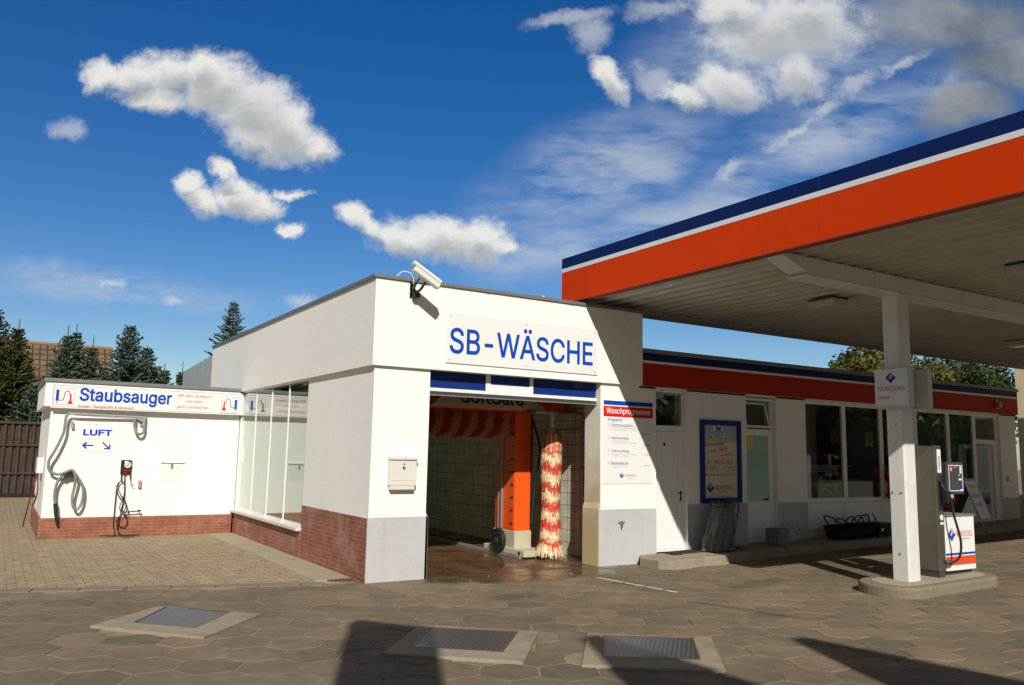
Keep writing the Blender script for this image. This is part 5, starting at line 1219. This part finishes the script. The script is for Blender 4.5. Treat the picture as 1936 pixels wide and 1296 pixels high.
# litter bag stand
S = root('litter_stand', (6.0, -.3, .17), 'grey rubbish sack hanging in a blue tube stand by the poster', 'litter bin')
zf = gz(6)+.13
b = MB(); seg = 56; rings = []
cxb, cyb = 5.86, -.33
for (t, z) in ((0, zf+.005), (.08, zf+.03), (.3, zf+.20), (.55, zf+.38), (.8, zf+.58), (.93, zf+.68), (1, zf+.73)):
    ring = []
    for k in range(seg):
        a = 2*math.pi*k/seg; rx = (.31-.115*t**.75); ry = (.17-.03*t)
        wob = 1+.13*math.sin(5*a+3*t)*(1-t*.5)+.10*math.sin(11*a-5*t)*(1-.3*t)+.06*math.sin(17*a+9*t)+rnd.uniform(-.02, .02)
        ring.append(b.verts.new((cxb-.05+.13*t+rx*wob*math.cos(a), cyb+ry*wob*math.sin(a), z+.02*math.sin(3*a)*t)))
    rings.append(ring)
for i in range(len(rings)-1):
    for k in range(seg): b.faces.new((rings[i][k], rings[i][(k+1) % seg], rings[i+1][(k+1) % seg], rings[i+1][k]))
b.faces.new(rings[0][::-1]); b.faces.new(rings[-1])
o = build('sack', b, M['bag'], S, smooth=True)
b = MB(); 
for k in range(16):
    a = 2*math.pi*k/16; c = Vector((cxb+.07+.18*math.cos(a), cyb+.17*math.sin(a), zf+.73)); e = Vector((rnd.uniform(-.03, .03), rnd.uniform(-.03, .03), rnd.uniform(.0, .05)))
    hexa(b, [c+Vector((-.03, 0, -.05)), c+Vector((.03, 0, -.05)), c+Vector((.03, .01, -.05))], [c+e+Vector((-.025, 0, 0)), c+e+Vector((.025, 0, 0)), c+e+Vector((.02, .02, -.01))])
tube(b, [Vector((cxb+.07+.19*math.cos(2*math.pi*k/16), cyb+.15*math.sin(2*math.pi*k/16), zf+.72)) for k in range(16)], .014, 6, closed=True); build('sack_rim', b, M['bag'], S)
b = MB(); bx, by = 6.33, -.22
tube(b, spline([(6.05, -.22, zf+.78), (6.22, -.22, zf+.79), (6.36, -.22, zf+.78), (6.40, -.22, zf+.70), (6.38, -.22, zf+.55), (6.30, -.22, zf+.25), (6.24, -.22, zf+.03)], 8), .013, 8); cyl(b, (6.28, -.22, zf), (6.28, -.22, zf+.03), .15, .12, 20); build('tube_frame', b, M['stickblue'], S)
b = MB(); box(b, 6.20, 6.42, -.28, -.16, zf+.47, zf+.50); box(b, 6.22, 6.30, -.27, -.17, zf+.32, zf+.46); build('paper_holder', b, mat('grey blue plastic', (.20, .27, .40), .5), S)
# door mat
b = MB(); hexa(b, [(4.90, -.30, gz(4.9)+.133), (5.50, -.30, gz(5.5)+.133), (5.50, -.06, gz(5.5)+.133), (4.90, -.06, gz(4.9)+.133)], [(4.90, -.30, gz(4.9)+.147), (5.50, -.30, gz(5.5)+.147), (5.50, -.06, gz(5.5)+.147), (4.90, -.06, gz(4.9)+.147)])
for k in range(14): 
    x = 4.92+k*.042; box(b, x, x+.018, -.29, -.07, gz(x)+.147, gz(x)+.152)
props(build('door_mat', b, mat('dark mat', (.03, .026, .022), .9), loc=(5.2, -.2, .15)), 'dark ribbed mat on the step in front of the closed white door', 'door mat')
# stone block with squeegee hook
zf = gz(7.3)+.13
S = root('stone_pot', (7.33, -.25, zf), 'square washed concrete pot on the pavement under the narrow window', 'pot')
b = MB(); x0, x1, y0, y1 = 7.12, 7.40, -.42, -.14
for (aa) in ((x0, x1, y0, y0+.04), (x0, x1, y1-.04, y1), (x0, x0+.04, y0+.04, y1-.04), (x1-.04, x1, y0+.04, y1-.04)): box(b, *aa, zf, zf+.27)
box(b, x0+.04, x1-.04, y0+.04, y1-.04, zf, zf+.22); build('pot', b, M['granite'], S, bevel=.012)
b = MB(); tube(b, spline([(7.50, -.30, zf+.14), (7.60, -.30, zf+.27), (7.74, -.30, zf+.29), (7.84, -.30, zf+.19), (7.89, -.30, zf+.15)], 8), .012, 8); tube(b, spline([(7.50, -.18, zf+.14), (7.60, -.18, zf+.27), (7.74, -.18, zf+.29), (7.84, -.18, zf+.19), (7.89, -.18, zf+.15)], 8), .012, 8); tube(b, [(7.89, -.30, zf+.15), (7.89, -.18, zf+.15)], .012, 8); tube(b, [(7.50, -.30, zf+.14), (7.50, -.05, zf+.02)], .012, 8); tube(b, [(7.50, -.18, zf+.14), (7.50, -.0, zf+.1)], .012, 8)
props(build('bicycle_rack', b, M['galv'], loc=(7.6, -.1, zf)), 'low bent grey tube rack on the wall right of the stone pot', 'rack')
# tubs
labs = ['first black garden tub of the row, handle sticking out towards the stone pot', 'second black tub from the left in the row under the shop window', 'middle black tub of the row under the shop window', 'fourth black tub of the row, just left of the wooden sticks', 'last black tub of the row with the tallest handle']
hx = [8.72, 8.92, 9.12, 9.32, 9.50]
for i, x in enumerate(hx):
    zf = gz(x)+.13; y = -.36
    S = root('black_tub', (x, y, zf), labs[i], 'tub', 'black tubs standing in a row under the shop window')
    b = MB(); n = 20; rings = []
    for (r_, z) in ((.155, 0), (.20, .12), (.235, .22), (.25, .225), (.22, .215), (.15, .03)):
        rings.append([b.verts.new((x+r_*.85*math.cos(2*math.pi*k/n), y+r_*math.sin(2*math.pi*k/n), zf+z+(.03*math.cos(2*math.pi*k/n)**2 if z > .1 else 0))) for k in range(n)])
    for a_, c_ in zip(rings, rings[1:]):
        for k in range(n): b.faces.new((a_[k], a_[(k+1) % n], c_[(k+1) % n], c_[k]))
    b.faces.new(rings[0][::-1]); b.faces.new(rings[-1]); build('bowl', b, M['black'], S, smooth=True)
    b = MB(); lean = (-.30, .16) if i == 0 else (-.14, .10) if i == 1 else (.02+.02*i, .10+.01*i)
    tube(b, spline([(x-.18, y, zf+.24), (x-.14+lean[0]*.6, y, zf+.24+lean[1]*.8), (x+lean[0], y, zf+.26+lean[1]), (x+.10+lean[0]*.5, y, zf+.25+lean[1]*.7), (x+.19, y, zf+.24)], 8), .013, 8); build('handle', b, M['black'], S)
x0, x1 = 9.68, 10.12; zf = gz(9.9)+.13
S = root('black_crate', (9.9, -.36, zf), 'black rectangular crate at the right end of the tub row', 'crate')
b = MB()
hexa(b, [(x0+.03, -.52, zf), (x1-.03, -.52, zf), (x1-.03, -.20, zf), (x0+.03, -.20, zf)], [(x0, -.55, zf+.21), (x1, -.55, zf+.21), (x1, -.17, zf+.21), (x0, -.17, zf+.21)]); build('body', b, M['black'], S, bevel=.008)
b = MB(); box(b, x0-.015, x1+.02, -.565, -.155, zf+.21, zf+.235); build('rim', b, M['black'], S, bevel=.006)
b = MB(); box(b, x0+.06, x0+.11, -.560, -.548, zf+.10, zf+.15); build('price_tag', b, M['signwhite'], S)
b = MB(); tube(b, [(9.66, -.36, zf+.20), (9.54, -.36, zf+.40)], .014, 6); tube(b, [(9.93, -.36, zf+.22), (9.76, -.36, zf+.41)], .014, 6); tube(b, [(9.78, -.34, zf+.22), (9.88, -.34, zf+.32)], .010, 6)
props(build('wooden_handles', b, M['wood'], loc=(9.8, -.36, zf+.2)), 'wooden tool handles leaning out of the black crate and tub', 'tool handles')
# fire extinguisher
S = root('fire_extinguisher', (10.83, -.1, .9), 'red fire extinguisher on the window post just left of the column', 'fire extinguisher')
b = MB(); cyl(b, (10.84, -.06, .93), (10.84, -.06, 1.48), .075, seg=20); cyl(b, (10.84, -.06, 1.48), (10.84, -.06, 1.55), .075, .03, 20); build('cylinder', b, M['red'], S, smooth=False)
b = MB(); cyl(b, (10.84, -.06, 1.55), (10.84, -.06, 1.61), .025, seg=10); tube(b, [(10.84, -.06, 1.60), (10.74, -.10, 1.66)], .01, 6); tube(b, spline([(10.84, -.10, 1.57), (10.92, -.14, 1.4), (10.92, -.13, 1.1)]), .01, 6); cyl(b, (10.84, -.06, .90), (10.84, -.06, .93), .072, seg=20); build('valve', b, M['black'], S)
# A-board
S = root('pavement_board', (12.6, -.6, .33), 'white A-shaped pavement board with reddish writing by the shop entrance', 'A-board')
def board(o, r, u, L_, dark):
    Pb = custom_plane(o, r, u)
    b = MB(); frame(b, Pb, 0, .0, .50, .86, .02, -.01, .012); tube(b, [Pb(.01, 0), Pb(.01, -.16)], .010, 6); tube(b, [Pb(.49, 0), Pb(.49, -.16)], .010, 6); f_ = build('frame', b, M['galv'], S)
    b = MB(); rect(b, Pb, .02, .02, .48, .84, -.004, .004); build('sheet', b, M['darkgrey'] if dark else M['signwhite'], S)
    if not dark:
        b = MB(); text(b, Pb, 'Frische', .10, .66, .30, .08, d=.006, shear=.3); text(b, Pb, 'Brötchen', .07, .46, .35, .09, d=.006, shear=.3); text(b, Pb, 'Kaffee', .09, .28, .30, .08, d=.006, shear=.3); build('lettering', b, M['pink'], S)
zf = .335
ridge = Vector((12.78, -.38, zf+.93)); rd_ = Vector((1, .06, 0)).normalized(); nn_ = Vector((.10, -1, 0)).normalized()
base = ridge+nn_*.30; base.z = zf+.16
board(base+rd_*.0, rd_, ridge-base, 1, False)
base2 = ridge-nn_*.34+rd_*.5; base2.z = zf+.16
board(base2, -rd_, (ridge+rd_*.5)-base2, 1, True)
# flowers
S = root('flower_buckets', (11.9, -.45, .3), 'buckets of red and yellow bouquets standing behind the pump', 'flowers')
b = MB(); cyl(b, (11.75, -.45, .31), (11.75, -.45, .62), .12, .15, 16); cyl(b, (12.1, -.40, .31), (12.1, -.40, .75), .12, .15, 16); build('bucket', b, M['darkgrey'], S)
b = MB(); tl = b.faces.layers.float.new('tone'); rr = random.Random(4)
for cx_, cz_ in ((11.75, .78), (12.1, 1.0)):
    for k in range(260):
        v = Vector((rr.gauss(0, 1), rr.gauss(0, 1), rr.gauss(0, .8))).normalized()*rr.uniform(.1, .24); c = Vector((cx_, -.43, cz_))+v; s1 = v.orthogonal().normalized()*.03; s2 = v.cross(s1).normalized()*.03
        f = b.faces.new([b.verts.new(c+q_) for q_ in (s1, s2, -s1, -s2)]); f[tl] = rr.random()**2.5
build('blossoms', b, M['flower'], S, normals=False)

# ------------------------------------------------------------------ neighbour building
S = root('neighbour_building', (19, -1, .28), 'cream rendered building with ochre plinth behind the shop end', 'building')
b = MB(); box(b, 19, 30, -2.6, 1.55, .7, 7); build('wall', b, M['cream'], S)
b = MB(); box(b, 18.96, 30, -2.64, 1.58, 0, .7); build('plinth', b, M['ochre'], S)

# ------------------------------------------------------------------ fence
S = root('panel_fence', (-6, 19.5, 0), 'tall dark brown corrugated fence at the back of the yard', 'fence')
b = MB(); x = -14.; prof = []
while x < -1.0:
    prof += [(x, 19.50), (x+.05, 19.44), (x+.11, 19.44), (x+.16, 19.50)]; x += .19
M['fencebrown'] = mat('brown stained boards', (.042, .026, .018), .75, var=.25, vscale=6, dirt=(.10, .07, .05), dirt_amt=.6, dscale=5, stretch=(1, 1, .15))
vs = [(b.verts.new((px, py, .12)), b.verts.new((px, py, 2.22)), b.verts.new((px, py+.03, .12)), b.verts.new((px, py+.03, 2.22))) for px, py in prof]
for a_, c_ in zip(vs, vs[1:]): b.faces.new((a_[0], c_[0], c_[1], a_[1])); b.faces.new((c_[2], a_[2], a_[3], c_[3])); b.faces.new((a_[1], c_[1], c_[3], a_[3]))
build('panel', b, M['fencebrown'], S)
b = MB(); box(b, -14, -1, 19.40, 19.56, 2.22, 2.30); box(b, -14, -1, 19.405, 19.44, 1.55, 1.60); box(b, -14, -1, 19.405, 19.44, .7, .75); build('rail', b, M['fencebrown'], S)
b = MB(); box(b, -14, -1, 19.42, 19.55, 0, .12); build('base_board', b, M['blackmetal'], S)

# ------------------------------------------------------------------ house behind trees
M['rooftile'] = brick_mat('clay pantiles', (.15, .095, .058), (.19, .125, .075), (.05, .035, .022), .30, .34, .035, 'xy', rough=.85, bumpd=.06, offset=0, stain=(.16, .13, .08), stain_amt=.6)
S = root('tiled_house', (-6, 36, 0), 'house with brown pantile roof behind the spruces', 'house')
b = MB(); hexa(b, [(-14, 29.6, 2.6), (.35, 29.6, 2.6), (.35, 34, 6.1), (-14, 34, 6.1)], [(-14, 29.6, 2.75), (.35, 29.6, 2.75), (.35, 34, 6.25), (-14, 34, 6.25)]); hexa(b, [(-14, 34, 6.1), (.35, 34, 6.1), (.35, 38.4, 2.6), (-14, 38.4, 2.6)], [(-14, 34, 6.25), (.35, 34, 6.25), (.35, 38.4, 2.75), (-14, 38.4, 2.75)]); build('roof', b, M['rooftile'], S)
b = MB(); tube(b, [(-14, 34, 6.24), (.37, 34, 6.24)], .10, 8); build('ridge', b, mat('ridge tile', (.26, .13, .07), .85), S)
b = MB(); box(b, -13.6, .1, 30.2, 37.8, 0, 2.9); hexa(b, [(-13.6, 30.2, 2.9), (.1, 30.2, 2.9), (.1, 37.8, 2.9), (-13.6, 37.8, 2.9)], [(-13.6, 33.9, 6.), (.1, 33.9, 6.), (.1, 34.1, 6.), (-13.6, 34.1, 6.)]); build('wall', b, M['cream'], S)

# ------------------------------------------------------------------ trees
def spruce(x, y, h, r, seed, m, label, low=.05, dens=1., bare=0.):
    rr = random.Random(seed); T = root('spruce_tree', (x, y, 0), label, 'spruce', 'spruces behind the annex and wash hall'); bare *= .62
    b = MB(); tube(b, [(x, y, 0), (x+.02, y, h*.5), (x+rr.uniform(-.04, .04), y, h)], .1, 7, rfun=lambda t: max(.011, .11*h/7*(1-t)**.9)); build('trunk', b, M['bark'], T)
    b = MB(); tl = b.faces.layers.float.new('tone')
    z = h*low
    while z < h*(.985-bare):
        f = z/h; f2 = min(1, f/(1-bare)); L_ = r*(1-f2)**.9*rr.uniform(.75, 1.15)+.11
        nb = int((8 if f < .85 else 6)*dens)+rr.randint(0, 2)
        a0 = rr.uniform(0, 6.28)
        for k in range(nb):
            a = a0+k*6.283/nb+rr.uniform(-.25, .25); Lb = L_*rr.uniform(.7, 1.12); up = .55*(f**2)+rr.uniform(-.12, .1)-.12*(1-f)
            dirv = Vector((math.cos(a), math.sin(a), up)).normalized(); side = Vector((-math.sin(a), math.cos(a), 0))
            nt_ = max(3, int(Lb/.085)); base_t = rr.uniform(.15, .75)
            for i in range(nt_):
                t = (i+.6)/nt_; p = Vector((x, y, z))+dirv*Lb*t+Vector((0, 0, .10*Lb*t*t-.12*Lb*math.sin(t*2.2)*(1-f)))
                for s_ in (1, -1):
                    tw = (.10+.22*Lb*(1-t*.75))*rr.uniform(.7, 1.2); tw = min(tw, .42)
                    dv_ = (dirv*.75+side*s_*rr.uniform(.6, 1.1)+Vector((0, 0, rr.uniform(-.35, .15)))).normalized()
                    e = p+dv_*tw; wv = dv_.cross(Vector((0, 0, 1))).normalized()*(.032+.018*rr.random()); uv_ = Vector((0, 0, 1))*(.03+.02*rr.random())
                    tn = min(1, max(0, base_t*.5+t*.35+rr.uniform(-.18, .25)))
                    for ww in ((wv, uv_) if f < .9 or rr.random() < .6 else (wv,)):
                        fc = b.faces.new([b.verts.new(p-ww*.5), b.verts.new(p+dv_*tw*.45-ww), b.verts.new(e), b.verts.new(p+dv_*tw*.45+ww)]); fc[tl] = tn
        z += (.115+.10*(1-f))*rr.uniform(.8, 1.2)*(h/7)**.5
    # leader
    for k in range(12):
        zz = h*(.985-bare+(.015+bare)*k/12); a = rr.uniform(0, 6.28); d_ = Vector((math.cos(a)*.6, math.sin(a)*.6, .8))*rr.uniform(.05, .11); p = Vector((x, y, zz)); w_ = Vector((-math.sin(a), math.cos(a), 0))*.010
        fc = b.faces.new([b.verts.new(p-w_), b.verts.new(p+d_), b.verts.new(p+w_)]); fc[tl] = .5
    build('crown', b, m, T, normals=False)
NB, NG = M['needle_blue'], M['needle_green']
spruce(-4.50, 24.0, 6.75, 2.82, 1, NG, 'dark green spruce with a long bare leader at the left edge', bare=.10)
spruce(-3.75, 23.2, 5.95, 1.75, 2, NG, 'green spruce with yellowish low branches beside the leftmost one', bare=.10)
spruce(-5.6, 22.6, 5.6, 2.56, 13, NG, 'spruce cut by the left edge of the view', bare=.04)
spruce(-2.15, 24.0, 5.95, 1.85, 3, NB, 'blue spruce with twin neighbour left of its tip, over the sign', bare=.09)
spruce(-1.86, 24.3, 6.1, 1.7, 4, NB, 'tallest blue spruce in front of the tiled roof', bare=.09)
spruce(-1.30, 24.2, 5.7, 1.35, 5, NB, 'narrow blue spruce at the right end of the tiled roof', bare=.11)
spruce(-.10, 24.0, 6.15, 2.37, 6, NB, 'wide blue spruce standing clear, middle of the yard sign', bare=.0)
spruce(.62, 24.4, 5.5, 1.92, 7, NB, 'shorter blue spruce right of the wide one', bare=.02)
spruce(1.30, 24.4, 4.85, 1.28, 8, NG, 'small spruce left of the metal shed', bare=.08)
spruce(1.95, 24.4, 4.95, 1.02, 9, NG, 'thin spruce top just left of the metal shed', bare=.10)
spruce(-3.0, 22.3, 3.6, 2.05, 10, NB, 'low blue spruce just above the fence', bare=.0)
spruce(3.66, 24.0, 7.55, 2.24, 11, NB, 'lone tall spruce rising behind the wash hall roof', bare=.0, dens=.72)
b = None
def broadleaf(x, y, h, r, seed, m, label, nl=7000, ls=.14, group='broadleaf trees behind the shop', z0=0.):
    rr = random.Random(seed); T = root('broadleaf_tree', (x, y, z0), label, 'tree', group)
    cen = []
    for k in range(34):
        v = Vector((rr.gauss(0, 1), rr.gauss(0, 1), rr.gauss(0, 1))).normalized()*rr.uniform(.35, 1.)**.5
        cen.append((Vector((x+v.x*r*.85, y+v.y*r*.85, z0+h*.62+v.z*h*.33)), rr.uniform(.28, .48)*r*.75, rr.uniform(0, 1)))
    b = MB(); tube(b, [(x, y, z0), (x+.1, y, z0+h*.3), (x, y, z0+h*.62)], .2, 8, rfun=lambda t: .03*h*(1-.6*t))
    for c, rad, _ in cen[:16]: tube(b, spline([(x, y, z0+h*.32), Vector((x, y, z0+h*.4)).lerp(c, .5)+Vector((0, 0, .2)), c], 4), .03, 5, rfun=lambda t: .012*h*(1-.85*t))
    build('trunk', b, M['bark'], T)
    b = MB(); tl = b.faces.layers.float.new('tone')
    for k in range(nl):
        c, rad, tn = cen[rr.randrange(len(cen))]; v = Vector((rr.gauss(0, 1), rr.gauss(0, 1), rr.gauss(0, .8))).normalized()*rad*rr.uniform(.3, 1.08)**.6
        p = c+v; nrm = (v.normalized()*.6+Vector((rr.uniform(-1, 1), rr.uniform(-1, 1), rr.uniform(-.2, 1)))).normalized(); s1 = nrm.orthogonal().normalized(); s2 = nrm.cross(s1); a = rr.uniform(0, 6.28)
        d1 = (s1*math.cos(a)+s2*math.sin(a))*ls*rr.uniform(.6, 1.2); d2 = nrm.cross(d1).normalized()*ls*.42
        f = b.faces.new([b.verts.new(q_) for q_ in (p-d1*.6, p+d2, p+d1*.7, p-d2)]); f[tl] = min(1, max(0, .25+.4*tn+rr.uniform(-.25, .35)))
    build('crown', b, m, T, normals=False)
broadleaf(27.6, 12.5, 6.6, 2.3, 21, M['leaf'], 'broad tree with yellowing leaves seen left of the canopy column', 9000, .15)
broadleaf(31.5, 13.0, 7.4, 2.9, 22, M['leaf'], 'yellow green broad tree right of the canopy column', 10000, .16)
broadleaf(36.0, 12.5, 7.2, 2.8, 23, M['leafdark'], 'darker broad tree next to the cream building', 9000, .17)
broadleaf(40.5, 14.5, 7.8, 3.0, 24, M['leafdark'], 'dark broad tree partly hidden by the cream building', 7000, .18)
# across the street, behind the viewer: what the shop windows mirror
for i, (x, y, h, r_) in enumerate(((34, -32, 7, 5), (45, -31, 7.6, 6), (56, -33, 7.2, 6), (68, -31, 8.2, 6.5), (80, -33, 8, 6.5), (93, -32, 8.6, 7))):
    broadleaf(x, y, h*.82, r_, 50+i, M['leafstreet'], 'street tree number %s across the road, mirrored in the shop windows' % ('one', 'two', 'three', 'four', 'five', 'six')[i], 3600, .7, 'trees across the road')
T = root('hedge', (60, -29, 0), 'long dark hedge across the road, mirrored low in the shop windows', 'hedge')
b = MB(); tl = b.faces.layers.float.new('tone'); rr = random.Random(77)
for k in range(9000):
    p = Vector((rr.uniform(20, 112), -29+rr.uniform(-1, 1), rr.uniform(0, 2.6+.5*math.sin(k)))); s1 = Vector((rr.uniform(-1, 1), rr.uniform(-.5, .5), rr.uniform(-1, 1))).normalized()*.35; s2 = Vector((s1.z, rr.uniform(-.1, .1), -s1.x))*.8
    f = b.faces.new([b.verts.new(p+q_) for q_ in (s1, s2, -s1, -s2)]); f[tl] = rr.random()
build('foliage', b, M['leafstreet'], T, normals=False)
# unseen slabs added behind the viewer to cast the forecourt shadows
def add_shadow_slab(p, d, L_, z, lab):
    p = Vector((p[0], p[1], 0)); d = Vector((d[0], d[1], 0)).normalized(); s = Vector((-d.y, d.x, 0))*.10
    S = root('shadow_slab', p, lab, 'shadow slab', 'slabs added to cast shadows')
    b = MB(); e = p+d*L_
    hexa(b, [q_+Vector((0, 0, .0)) for q_ in (p-s, e-s, e+s, p+s)], [q_+Vector((0, 0, z)) for q_ in (p-s, e-s, e+s, p+s)]); build('slab', b, M['signwhite'], S, bevel=.02)
    b = MB(); hexa(b, [q_+Vector((0, 0, z-.9)) for q_ in (p-s*1.05, e-s*1.05, e+s*1.05, p+s*1.05)], [q_+Vector((0, 0, z-.5)) for q_ in (p-s*1.05, e-s*1.05, e+s*1.05, p+s*1.05)]); build('orange_band', b, M['orange'], S)
def off(px, py, z): k_ = z/.757; return (px-.445*k_, py-k_)
add_shadow_slab(off(-.957, -2.086, 6.7), (.46, -.68), .82, 6.7, 'narrow unseen slab close behind the viewer, added to cast the shadow on the middle manhole')
add_shadow_slab(off(.66, -3.67, 6.7), (.06, -1), 3.2, 6.7, 'wide unseen slab beside the narrow one, added to cast the middle forecourt shadow')
add_shadow_slab(off(2.39, -4.55, 6.7), (.15, -1), 3.2, 6.7, 'wide unseen slab farthest right behind the viewer, added for its forecourt shadow')
